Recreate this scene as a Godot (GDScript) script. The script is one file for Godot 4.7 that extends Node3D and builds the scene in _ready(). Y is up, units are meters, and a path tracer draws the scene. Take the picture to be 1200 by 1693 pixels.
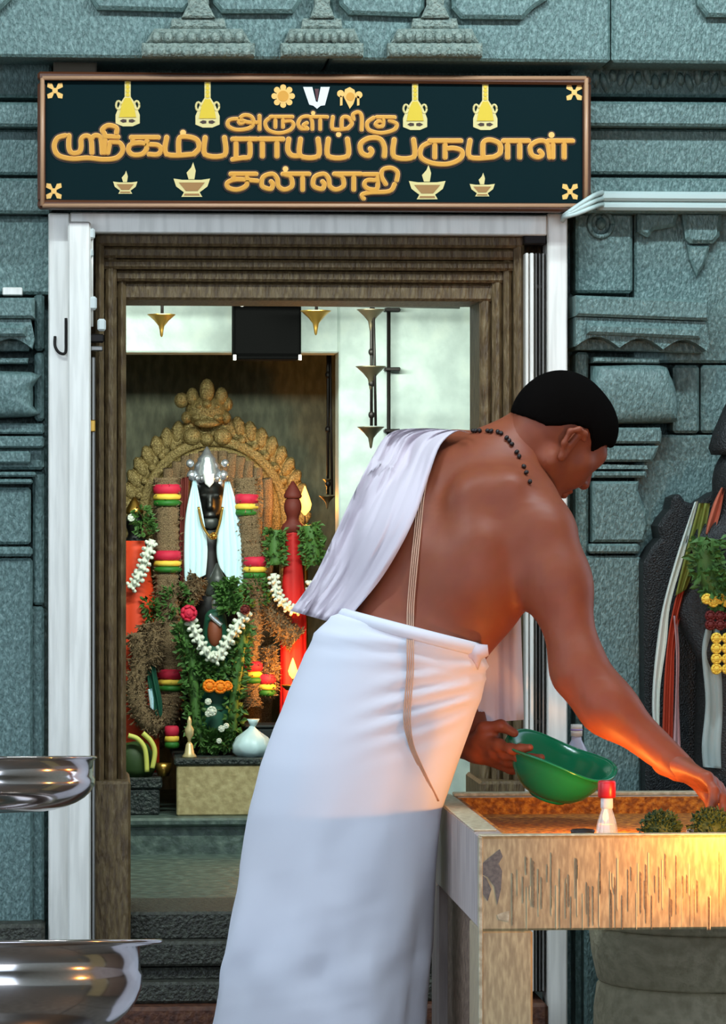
extends Node3D
# A temple sanctum doorway with a signboard, a priest bent over an offering table, and the shrine behind.
# World: x right, y up, z towards the viewer; the steel door frame stands at z = 0.
const F := 6000.0            # focal length in pixels of the 1200 x 1693 frame
const EYE := Vector3(0, 1.25, 8)
const TURN := 4.289          # the view is turned to the right by this many degrees
const SX := Vector3(0.9972, 0, 0.0748)

var M := {}
var taken := {}
var rng := RandomNumberGenerator.new()

# ---------- placing ----------
func ray(px: float, py: float) -> Vector3:
	var a := deg_to_rad(TURN)
	var f := Vector3(sin(a), 0, -cos(a))
	var r := Vector3(cos(a), 0, sin(a))
	return f + r * ((px - 600.0) / F) + Vector3.UP * ((846.5 - py) / F)

func P(px: float, py: float, z: float) -> Vector3:
	var d := ray(px, py)
	return EYE + d * ((z - EYE.z) / d.z)

func X(px: float, z: float) -> float:
	return P(px, 846.0, z).x

func Y(py: float, z: float, px := 600.0) -> float:
	return P(px, py, z).y

func S(z: float) -> float:   # metres for one pixel at that depth
	return (EYE.z - z) / F

# ---------- nodes ----------
func numbered(n: String) -> String:
	if not taken.has(n):
		taken[n] = 0
		return n
	taken[n] += 1
	return "%s_%03d" % [n, taken[n]]

func thing(called: String, label: String, category: String, at := Vector3.ZERO, group := "") -> Node3D:
	var o := Node3D.new()
	o.name = numbered(called)
	add_child(o)
	o.position = at
	o.set_meta("label", label)
	o.set_meta("category", category)
	if group: o.set_meta("group", group)
	return o

func setting(called: String, label := "") -> Node3D:
	var o := Node3D.new()
	o.name = called
	add_child(o)
	o.set_meta("kind", "structure")
	if label: o.set_meta("label", label)
	return o

func obj(called: String, st: SurfaceTool, m: Material, parent: Node = self, kind := "", label := "") -> MeshInstance3D:
	var o := MeshInstance3D.new()
	st.generate_normals()
	o.mesh = st.commit()
	o.material_override = m
	o.name = called
	if parent == self:
		o.name = numbered(called)
		add_child(o)
	else:
		parent.add_child(o, true)
		# shapes are given in world places: undo the thing's own place
		var off := Vector3.ZERO
		var q: Node = parent
		while q is Node3D and q != self:
			off += q.position
			q = q.get_parent()
		o.position = -off
	if kind: o.set_meta("kind", kind)
	if label: o.set_meta("label", label)
	return o

# ---------- shapes: every one goes through put(), which turns the faces outwards ----------
func new_st() -> SurfaceTool:
	var st := SurfaceTool.new()
	st.begin(Mesh.PRIMITIVE_TRIANGLES)
	return st

func put(st: SurfaceTool, t: PackedVector3Array, smooth := true, cols := PackedColorArray()) -> void:
	var c := Vector3.ZERO
	for v in t: c += v
	c /= maxf(1.0, t.size())
	var vol := 0.0
	for i in range(0, t.size(), 3):
		vol += (t[i] - c).dot((t[i + 1] - c).cross(t[i + 2] - c))
	st.set_smooth_group(0 if smooth else 0xFFFFFFFF)
	for i in range(0, t.size(), 3):
		var ord := [0, 2, 1] if vol > 0.0 else [0, 1, 2]
		for k in ord:
			if cols.size(): st.set_color(cols[i + k])
			st.add_vertex(t[i + k])

func quad(t: PackedVector3Array, a: Vector3, b: Vector3, c: Vector3, d: Vector3) -> void:
	t.append_array([a, b, c, a, c, d])

func box(st: SurfaceTool, lo: Vector3, hi: Vector3, bev := 0.003, xf := Transform3D()) -> void:
	var a := Vector3(minf(lo.x, hi.x), minf(lo.y, hi.y), minf(lo.z, hi.z))
	var b := Vector3(maxf(lo.x, hi.x), maxf(lo.y, hi.y), maxf(lo.z, hi.z))
	var e := minf(bev, minf(b.x - a.x, minf(b.y - a.y, b.z - a.z)) * 0.45)
	var t := PackedVector3Array()
	var c := (a + b) / 2
	var h := (b - a) / 2
	var pt := func(s: Vector3, ax: int) -> Vector3:
		var q := h - Vector3(e, e, e)
		q[ax] = h[ax]
		return xf * (c + Vector3(q.x * s.x, q.y * s.y, q.z * s.z))
	for ax in 3:
		var u := (ax + 1) % 3
		var v := (ax + 2) % 3
		for s in [-1.0, 1.0]:
			var w: Array[Vector3] = []
			for k in [[-1, -1], [1, -1], [1, 1], [-1, 1]]:
				var g := Vector3.ZERO
				g[ax] = s
				g[u] = k[0] * s
				g[v] = k[1]
				w.append(pt.call(g, ax))
			quad(t, w[0], w[1], w[2], w[3])
	if e > 0.0:
		for ax in 3:
			var u := (ax + 1) % 3
			var v := (ax + 2) % 3
			for su in [-1.0, 1.0]:
				for sv in [-1.0, 1.0]:
					var g0 := Vector3.ZERO
					g0[u] = su
					g0[v] = sv
					g0[ax] = -1
					var g1 := g0
					g1[ax] = 1
					if su * sv > 0:
						quad(t, pt.call(g0, u), pt.call(g0, v), pt.call(g1, v), pt.call(g1, u))
					else:
						quad(t, pt.call(g0, v), pt.call(g0, u), pt.call(g1, u), pt.call(g1, v))
		for sx in [-1.0, 1.0]:
			for sy in [-1.0, 1.0]:
				for sz in [-1.0, 1.0]:
					var g := Vector3(sx, sy, sz)
					if sx * sy * sz > 0:
						t.append_array([pt.call(g, 0), pt.call(g, 1), pt.call(g, 2)])
					else:
						t.append_array([pt.call(g, 0), pt.call(g, 2), pt.call(g, 1)])
	put(st, t, false)

func pbox(st: SurfaceTool, x0: float, y0: float, x1: float, y1: float, zf: float, zb: float, bev := 0.003) -> void:
	box(st, Vector3(X(x0, zf), Y(y1, zf, (x0 + x1) / 2), zb), Vector3(X(x1, zf), Y(y0, zf, (x0 + x1) / 2), zf), bev)

func loft(st: SurfaceTool, rings: Array, caps := true, smooth := true, cols: Array = []) -> void:
	var t := PackedVector3Array()
	var cc := PackedColorArray()
	for i in rings.size() - 1:
		var A: PackedVector3Array = rings[i]
		var B: PackedVector3Array = rings[i + 1]
		var n := A.size()
		for k in n:
			var k2 := (k + 1) % n
			quad(t, A[k], A[k2], B[k2], B[k])
			if cols.size():
				cc.append_array([cols[i][k], cols[i][k2], cols[i + 1][k2], cols[i][k], cols[i + 1][k2], cols[i + 1][k]])
	if caps:
		for e in [0, rings.size() - 1]:
			var R: PackedVector3Array = rings[e]
			var c := Vector3.ZERO
			for v in R: c += v
			c /= R.size()
			for k in R.size():
				var k2 := (k + 1) % R.size()
				if e == 0: t.append_array([c, R[k2], R[k]])
				else: t.append_array([c, R[k], R[k2]])
				if cols.size(): cc.append_array([cols[e][0], cols[e][k2], cols[e][k]])
	put(st, t, smooth, cc)

func tube(st: SurfaceTool, pts: Array, r, sides := 8, flat := 1.0, up := Vector3.UP) -> void:
	var rings := []
	var n := pts.size()
	var u := Vector3.ZERO
	for i in n:
		var d: Vector3 = (pts[mini(i + 1, n - 1)] - pts[maxi(i - 1, 0)]).normalized()
		if u == Vector3.ZERO:
			u = up if absf(d.dot(up)) < 0.95 else Vector3.RIGHT
		u = (u - d * u.dot(d)).normalized()
		var w := d.cross(u)
		var rr: float = r[i] if r is Array else r
		var ring := PackedVector3Array()
		for k in sides:
			var a := TAU * k / sides
			ring.append(pts[i] + u * cos(a) * rr * flat + w * sin(a) * rr)
		rings.append(ring)
	loft(st, rings)

func lathe(st: SurfaceTool, prof: Array, c: Vector3, segs := 24, bas := Basis(), wob = null) -> void:
	var rings := []
	for q in prof:
		var ring := PackedVector3Array()
		for k in segs:
			var a := TAU * k / segs
			var r: float = maxf(q.x, 0.0004)
			if wob != null: r *= wob.call(a, q.y)
			ring.append(c + bas * Vector3(cos(a) * r, q.y, sin(a) * r))
		rings.append(ring)
	loft(st, rings)

func blob(st: SurfaceTool, c: Vector3, r: Vector3, bas := Basis(), nu := 10, nv := 6, bump := 0.0) -> void:
	var rings := []
	for i in nv + 1:
		var b := PI * clampf(float(i) / nv, 0.02, 0.98) - PI / 2
		var ring := PackedVector3Array()
		for k in nu:
			var a := TAU * k / nu
			var s := 1.0 + (rng.randf_range(-bump, bump) if bump > 0 else 0.0)
			ring.append(c + bas * (Vector3(cos(a) * cos(b) * r.x, sin(b) * r.y, sin(a) * cos(b) * r.z) * s))
		rings.append(ring)
	loft(st, rings)

func prism(st: SurfaceTool, poly: PackedVector2Array, zb: float, zf: float, bev := 0.0, bas := Basis(), at := Vector3.ZERO) -> void:
	# poly in x,y; extruded from zb to zf; the front edge is chamfered by bev
	var p := poly
	if Geometry2D.is_polygon_clockwise(p): p.reverse()
	var inner := p
	if bev > 0:
		var off := Geometry2D.offset_polygon(p, -bev, Geometry2D.JOIN_MITER)
		if off.size() == 1 and off[0].size() == p.size():
			# pair the nearest corners
			var o: PackedVector2Array = off[0]
			if Geometry2D.is_polygon_clockwise(o): o.reverse()
			var best := 0
			for k in o.size():
				if o[k].distance_to(p[0]) < o[best].distance_to(p[0]): best = k
			inner = PackedVector2Array()
			for k in o.size(): inner.append(o[(best + k) % o.size()])
	var t := PackedVector3Array()
	var n := p.size()
	var g := func(v: Vector2, z: float) -> Vector3: return at + bas * Vector3(v.x, v.y, z)
	var zm := zf - bev if inner != p else zf
	for k in n:
		var k2 := (k + 1) % n
		quad(t, g.call(p[k], zb), g.call(p[k2], zb), g.call(p[k2], zm), g.call(p[k], zm))
		if zm != zf: quad(t, g.call(p[k], zm), g.call(p[k2], zm), g.call(inner[k2], zf), g.call(inner[k], zf))
	var ti := Geometry2D.triangulate_polygon(inner)
	for k in range(0, ti.size(), 3):
		var a := inner[ti[k]]
		var b := inner[ti[k + 1]]
		var c := inner[ti[k + 2]]
		if (b - a).cross(c - a) < 0:
			var s := b
			b = c
			c = s
		t.append_array([g.call(a, zf), g.call(b, zf), g.call(c, zf)])
	ti = Geometry2D.triangulate_polygon(p)
	for k in range(0, ti.size(), 3):
		var a := p[ti[k]]
		var b := p[ti[k + 1]]
		var c := p[ti[k + 2]]
		if (b - a).cross(c - a) > 0:
			var s := b
			b = c
			c = s
		t.append_array([g.call(a, zb), g.call(b, zb), g.call(c, zb)])
	put(st, t, false)

func pxpoly(pts: Array, z: float) -> PackedVector2Array:
	var o := PackedVector2Array()
	for q in pts:
		var v := P(q[0], q[1], z)
		o.append(Vector2(v.x, v.y))
	return o

func curve(pts: Array, n := 6) -> Array:   # Catmull-Rom through the points (any vector kind)
	var o := []
	var m := pts.size()
	for i in m - 1:
		var p0 = pts[maxi(i - 1, 0)]
		var p1 = pts[i]
		var p2 = pts[i + 1]
		var p3 = pts[mini(i + 2, m - 1)]
		for k in n:
			var t := float(k) / n
			o.append((p1 * 2.0 + (p2 - p0) * t + (p0 * 2.0 - p1 * 5.0 + p2 * 4.0 - p3) * t * t + (p1 * 3.0 - p0 - p2 * 3.0 + p3) * t * t * t) * 0.5)
	o.append(pts[m - 1])
	return o

func pick(tab: Array, x: float) -> float:   # piecewise-linear table [[x, y], ...]
	if x <= tab[0][0]: return tab[0][1]
	for i in tab.size() - 1:
		if x <= tab[i + 1][0]:
			return lerpf(tab[i][1], tab[i + 1][1], (x - tab[i][0]) / (tab[i + 1][0] - tab[i][0]))
	return tab[-1][1]

# ---------- distance field -> surface nets ----------
class Field:
	var prims := []          # [kind, a, ra, b, rb] or [kind, centre, radii, inverse basis]
	var k := 0.02
	func cone(a: Vector3, ra: float, b: Vector3, rb: float) -> void:
		prims.append([0, a, ra, b, rb])
	func egg(c: Vector3, r: Vector3, bas := Basis()) -> void:
		prims.append([1, c, r, bas.inverse()])
	func one(q: Array, p: Vector3) -> float:
		if q[0] == 0:
			var ab: Vector3 = q[3] - q[1]
			var t := clampf((p - q[1]).dot(ab) / maxf(ab.length_squared(), 1e-9), 0.0, 1.0)
			return p.distance_to(q[1] + ab * t) - lerpf(q[2], q[4], t)
		var l: Vector3 = q[3] * (p - q[1])
		var r: Vector3 = q[2]
		var k0 := (l / r).length()
		var k1 := (l / (r * r)).length()
		return k0 * (k0 - 1.0) / maxf(k1, 1e-6)
	func at(p: Vector3) -> float:
		var f := 1.0
		for q in prims:
			var d := one(q, p)
			var h := maxf(k - absf(f - d), 0.0) / k
			f = minf(f, d) - h * h * k * 0.25
		return f
	func bounds(q: Array) -> AABB:
		if q[0] == 0:
			var m: float = maxf(q[2], q[4])
			var b := AABB(q[1], Vector3.ZERO).expand(q[3])
			return b.grow(m)
		var r: Vector3 = q[2]
		var m := maxf(r.x, maxf(r.y, r.z))
		return AABB(q[1], Vector3.ZERO).grow(m)

func nets(st: SurfaceTool, fd: Field, cell: float, color = null, cut = null) -> void:
	var bb: AABB = fd.bounds(fd.prims[0])
	for q in fd.prims: bb = bb.merge(fd.bounds(q))
	bb = bb.grow(cell * 2 + 0.004)
	var nx := int(bb.size.x / cell) + 2
	var ny := int(bb.size.y / cell) + 2
	var nz := int(bb.size.z / cell) + 2
	var o := bb.position
	var f := PackedFloat32Array()
	f.resize(nx * ny * nz)
	f.fill(1.0)
	var sxy := nx * ny
	var k := fd.k
	for q in fd.prims:
		var b := fd.bounds(q).grow(k + cell * 2)
		var i0 := ((b.position - o) / cell).floor()
		var i1 := ((b.end - o) / cell).ceil()
		for z in range(maxi(0, int(i0.z)), mini(nz, int(i1.z) + 1)):
			for y in range(maxi(0, int(i0.y)), mini(ny, int(i1.y) + 1)):
				for x in range(maxi(0, int(i0.x)), mini(nx, int(i1.x) + 1)):
					var i := x + y * nx + z * sxy
					var d := fd.one(q, o + Vector3(x, y, z) * cell)
					var g := f[i]
					var h := maxf(k - absf(g - d), 0.0) / k
					f[i] = minf(g, d) - h * h * k * 0.25
	if cut != null:
		for z in nz:
			for y in ny:
				for x in nx:
					var i := x + y * nx + z * sxy
					if absf(f[i]) < 0.1:
						f[i] = maxf(f[i], cut.call(o + Vector3(x, y, z) * cell))
	var id := PackedInt32Array()
	id.resize(nx * ny * nz)
	id.fill(-1)
	var vs := PackedVector3Array()
	var cs := [0, 1, nx, nx + 1, sxy, sxy + 1, sxy + nx, sxy + nx + 1]
	var ed := [[0, 1], [2, 3], [4, 5], [6, 7], [0, 2], [1, 3], [4, 6], [5, 7], [0, 4], [1, 5], [2, 6], [3, 7]]
	var cp: Array[Vector3] = []
	for c in 8: cp.append(Vector3(c & 1, (c >> 1) & 1, c >> 2))
	var lim := cell * 2.0
	for z in nz - 1:
		for y in ny - 1:
			var row := y * nx + z * sxy
			for x in nx - 1:
				var i := row + x
				if absf(f[i]) > lim: continue
				var inside := 0
				for c in cs:
					if f[i + c] < 0: inside += 1
				if inside == 0 or inside == 8: continue
				var s := Vector3.ZERO
				var n := 0
				for e in ed:
					var fa := f[i + cs[e[0]]]
					var fb := f[i + cs[e[1]]]
					if (fa < 0) != (fb < 0):
						s += cp[e[0]].lerp(cp[e[1]], fa / (fa - fb))
						n += 1
				id[i] = vs.size()
				vs.append(o + (Vector3(x, y, z) + s / n) * cell)
	var t := PackedVector3Array()
	for z in range(1, nz - 1):
		for y in range(1, ny - 1):
			for x in range(1, nx - 1):
				var i := x + y * nx + z * sxy
				if absf(f[i]) > lim: continue
				var neg := f[i] < 0
				for ax in 3:
					var stp: int = [1, nx, sxy][ax]
					if (f[i + stp] < 0) == neg: continue
					var u: int = [nx, sxy, 1][ax]
					var v: int = [sxy, 1, nx][ax]
					var q := [id[i - u - v], id[i - v], id[i], id[i - u]]
					if q.min() < 0: continue
					if neg: quad(t, vs[q[0]], vs[q[1]], vs[q[2]], vs[q[3]])
					else: quad(t, vs[q[3]], vs[q[2]], vs[q[1]], vs[q[0]])
	var cc := PackedColorArray()
	if color != null:
		for v in t: cc.append(color.call(v))
	put(st, t, true, cc)

# ---------- materials ----------
func noise_tex(freq: float, ramp: Array, size := 256, kind := FastNoiseLite.TYPE_SIMPLEX_SMOOTH, oct := 4, sd := 1) -> NoiseTexture2D:
	var n := FastNoiseLite.new()
	n.noise_type = kind
	n.frequency = freq
	n.fractal_octaves = oct
	n.seed = sd
	var t := NoiseTexture2D.new()
	t.width = size
	t.height = size
	t.seamless = true
	t.noise = n
	if ramp.size():
		var g := Gradient.new()
		g.offsets = PackedFloat32Array(ramp.map(func(q): return q[0]))
		g.colors = PackedColorArray(ramp.map(func(q): return q[1]))
		t.color_ramp = g
	return t

func mat(called: String, c: Color, rough := 0.7, metal := 0.0, spec := 0.5) -> StandardMaterial3D:
	var m := StandardMaterial3D.new()
	m.resource_name = called
	m.albedo_color = c
	m.roughness = rough
	m.metallic = metal
	m.metallic_specular = spec
	M[called] = m
	return m

func mottled(called: String, a: Color, b: Color, c: Color, scale: float, rough := 0.75, metal := 0.0, relief := 0.0, freq := 0.02, sd := 1, stretch := Vector3.ONE) -> StandardMaterial3D:
	var m := mat(called, Color.WHITE, rough, metal)
	m.albedo_texture = noise_tex(freq, [[0.0, a], [0.35, a.lerp(b, 0.5)], [0.55, b], [0.8, b.lerp(c, 0.6)], [1.0, c]], 512, FastNoiseLite.TYPE_SIMPLEX_SMOOTH, 5, sd)
	m.uv1_triplanar = true
	m.uv1_world_triplanar = true
	m.uv1_scale = stretch * scale
	if relief > 0:
		m.heightmap_enabled = true
		m.heightmap_texture = noise_tex(freq * 1.6, [], 512, FastNoiseLite.TYPE_SIMPLEX_SMOOTH, 5, sd + 7)
		m.heightmap_scale = relief
	return m

func _ready() -> void:
	rng.seed = 11
	# camera
	var cam := Camera3D.new()
	cam.name = "camera"
	add_child(cam)
	cam.fov = rad_to_deg(2.0 * atan(846.5 / F))
	cam.position = EYE
	cam.rotation_degrees = Vector3(0, -TURN, 0)
	cam.near = 0.1
	cam.far = 100.0
	cam.current = true
	# sky: bright hazy daylight over the courtyard behind the viewer
	var env := Environment.new()
	env.background_mode = Environment.BG_SKY
	var sky := Sky.new()
	var sm := ProceduralSkyMaterial.new()
	sm.sky_top_color = Color(0.72, 0.82, 0.93)
	sm.sky_horizon_color = Color(0.86, 0.91, 0.96)
	sm.ground_bottom_color = Color(0.42, 0.42, 0.42)
	sm.ground_horizon_color = Color(0.6, 0.6, 0.6)
	sm.sky_energy_multiplier = 1.75
	sky.sky_material = sm
	env.sky = sky
	env.tonemap_mode = Environment.TONE_MAPPER_LINEAR
	env.tonemap_exposure = 1.05
	env.sdfgi_enabled = true
	env.ssao_enabled = true
	env.ssil_enabled = true
	var we := WorldEnvironment.new()
	we.name = "world_environment"
	we.environment = env
	add_child(we)
	materials()
	# tube lights out of view under the hall ceiling, placed to brighten the upper walls
	unseen_tube_light(Vector3(-0.5, 2.95, 1.5), 1.2, -60.0, 2.6, Color(0.88, 0.96, 1.0), "unseen white tube light under the hall ceiling, lighting the left wall from above", 0.15)
	unseen_tube_light(Vector3(1.25, 2.95, 1.35), 1.2, -60.0, 3.2, Color(0.88, 0.96, 1.0), "unseen white tube light under the hall ceiling, lighting the right wall from above", 0.15)
	hall()
	wall_top()
	wall_sides()
	doorway()
	sanctum()
	signboard()
	gate()
	offering_table()
	bowls()
	priest()
	table_things()
	shrine()
	side_idol()
	small_things()

func materials() -> void:
	mottled("teal_stone", Color(0.295, 0.38, 0.368), Color(0.385, 0.485, 0.468), Color(0.54, 0.63, 0.61), 3.5, 0.46, 0.0, 0.28, 0.035, 3, Vector3(1.5, 0.75, 1.5))
	mottled("grey_carving", Color(0.40, 0.46, 0.43), Color(0.52, 0.57, 0.53), Color(0.62, 0.66, 0.61), 4.0, 0.6, 0.0, 0.6, 0.03, 5)
	mottled("dark_stone", Color(0.10, 0.12, 0.12), Color(0.17, 0.2, 0.19), Color(0.27, 0.3, 0.28), 3.0, 0.6, 0.0, 0.5, 0.03, 8)
	mottled("floor_stone", Color(0.30, 0.28, 0.25), Color(0.38, 0.36, 0.33), Color(0.46, 0.44, 0.40), 2.0, 0.5, 0.0, 0.2, 0.02, 9)
	mottled("inner_floor", Color(0.24, 0.29, 0.27), Color(0.32, 0.38, 0.35), Color(0.42, 0.48, 0.44), 2.0, 0.42, 0.0, 0.25, 0.02, 10)
	mottled("lime_plaster", Color(0.60, 0.61, 0.58), Color(0.70, 0.71, 0.67), Color(0.78, 0.78, 0.74), 0.7, 0.85, 0.0, 0.1, 0.01, 12)
	mottled("brown_frame", Color(0.29, 0.215, 0.13), Color(0.41, 0.33, 0.21), Color(0.50, 0.42, 0.285), 4.0, 0.55, 0.0, 0.3, 0.015, 14, Vector3(2.2, 0.5, 2.2))
	mottled("sill_stone", Color(0.16, 0.15, 0.12), Color(0.24, 0.24, 0.20), Color(0.36, 0.37, 0.32), 4.0, 0.6, 0.0, 0.4, 0.03, 15)
	mottled("brown_step", Color(0.25, 0.13, 0.08), Color(0.36, 0.2, 0.12), Color(0.45, 0.29, 0.18), 4.0, 0.6, 0.0, 0.2, 0.02, 16)
	mottled("white_wall", Color(0.66, 0.71, 0.69), Color(0.73, 0.78, 0.755), Color(0.79, 0.83, 0.79), 1.6, 0.6, 0.0, 0.15, 0.012, 17)
	mottled("olive_wall", Color(0.40, 0.41, 0.34), Color(0.49, 0.50, 0.41), Color(0.56, 0.57, 0.47), 2.0, 0.8, 0.0, 0.2, 0.02, 18, Vector3(1.6, 0.6, 1.6))
	var m := mottled("steel", Color(0.85, 0.83, 0.79), Color(0.92, 0.90, 0.86), Color(0.95, 0.93, 0.89), 2.0, 0.3, 0.15, 0.0, 0.01, 19, Vector3(4, 0.3, 4))
	mat("dull_steel", Color(0.55, 0.54, 0.52), 0.4, 0.9)
	mat("bowl_steel", Color(0.78, 0.74, 0.72), 0.13, 1.0)
	mat("dark_metal", Color(0.12, 0.1, 0.09), 0.5, 0.6)
	mat("brass", Color(0.75, 0.58, 0.28), 0.3, 0.95)
	mat("aged_brass", Color(0.42, 0.38, 0.30), 0.4, 0.8)
	mat("black_box", Color(0.012, 0.012, 0.012), 0.85, 0.0, 0.15)
	mat("white_plastic", Color(0.80, 0.82, 0.80), 0.4)
	mat("pipe_white", Color(0.72, 0.78, 0.76), 0.45)
	mat("wedge_wood", Color(0.42, 0.38, 0.32), 0.8)
	mat("tube_glass", Color(0.95, 0.97, 1.0), 0.4)
	M.tube_glass.emission_enabled = true
	M.tube_glass.emission = Color(0.9, 0.96, 1.0)
	M.tube_glass.emission_energy_multiplier = 2.0
	mat("flame", Color(1.0, 0.8, 0.45), 0.6)
	M.flame.emission_enabled = true
	M.flame.emission = Color(1.0, 0.72, 0.32)
	M.flame.emission_energy_multiplier = 3.0

func unseen_tube_light(at: Vector3, length: float, tip: float, energy: float, c: Color, label: String, drop := 0.0) -> void:
	var t := thing("unseen_tube_light", label, "light", at)
	var st := new_st()
	box(st, at + Vector3(-length / 2, 0.0, -0.025), at + Vector3(length / 2, 0.05, 0.025), 0.004)
	obj("batten", st, M.white_plastic, t)
	st = new_st()
	tube(st, [at + Vector3(-length / 2 + 0.02, -0.03, 0), at + Vector3(length / 2 - 0.02, -0.03, 0)], 0.015, 12)
	obj("tube", st, M.tube_glass, t)
	for s in [-1, 1]:
		st = new_st()
		box(st, at + Vector3(s * (length / 2 - 0.02) - 0.012, -0.05, -0.02), at + Vector3(s * (length / 2 - 0.02) + 0.012, 0.0, 0.02), 0.003)
		obj("holder", st, M.white_plastic, t)
	if drop > 0.0:
		for s in [-1, 1]:
			st = new_st()
			tube(st, [at + Vector3(s * length * 0.35, 0.05, 0), at + Vector3(s * length * 0.35, 0.05 + drop, 0)], 0.006, 6)
			obj("hanging_rod", st, M.dark_metal, t)
	var l := AreaLight3D.new()
	l.name = "tube_glow"
	l.area_size = Vector2(length - 0.06, 0.04)
	l.light_energy = energy
	l.light_color = c
	l.area_range = 12.0
	l.shadow_enabled = true
	t.add_child(l)
	l.position = Vector3(0, -0.03, 0) + Vector3(0, sin(deg_to_rad(tip)), -cos(deg_to_rad(tip))) * 0.02
	l.rotation_degrees = Vector3(tip, 0, 0)

func slab(called: String, lo: Vector3, hi: Vector3, m: Material, parent: Node, bev := 0.004) -> MeshInstance3D:
	var st := new_st()
	box(st, lo, hi, bev)
	return obj(called, st, m, parent)

# ---------- the unseen hall before the doorway, left open to let daylight in ----------
func hall() -> void:
	var fl := setting("floor", "worn grey stone hall floor")
	var rows := 0
	for k in 8:                        # big floor slabs, staggered
		for j in 5:
			var x0 := -4.0 + j * 1.6 + (0.8 if k % 2 else 0.0) - 0.4
			slab("floor_slab", Vector3(x0, -0.12, 0.25 + k * 1.25), Vector3(x0 + 1.594, 0.0 - 0.001 * ((k + j) % 2), 0.25 + (k + 1) * 1.25 - 0.006), M.floor_stone, fl)
	slab("bedding", Vector3(-5, -0.3, 0.1), Vector3(5.5, -0.115, 10.3), M.dark_stone, fl)
	var ce := setting("ceiling", "unseen plastered hall ceiling slab, stopping short to let the sky in")
	slab("ceiling_slab", Vector3(-3.4, 3.15, -0.5), Vector3(3.6, 3.45, 6.2), M.lime_plaster, ce)
	var wr := setting("wall_east", "unseen plastered side wall of the hall, gap left for daylight")
	slab("side_wall", Vector3(3.3, -0.1, 0.1), Vector3(3.6, 3.15, 6.2), M.lime_plaster, wr)
	var wl := setting("wall_west", "unseen plastered side wall of the hall, gap left for daylight")
	slab("side_wall", Vector3(-3.4, -0.1, 0.1), Vector3(-3.1, 3.15, 2.0), M.lime_plaster, wl)
	slab("side_pier", Vector3(-3.4, -0.1, 5.6), Vector3(-3.0, 3.15, 6.2), M.lime_plaster, wl)

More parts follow.
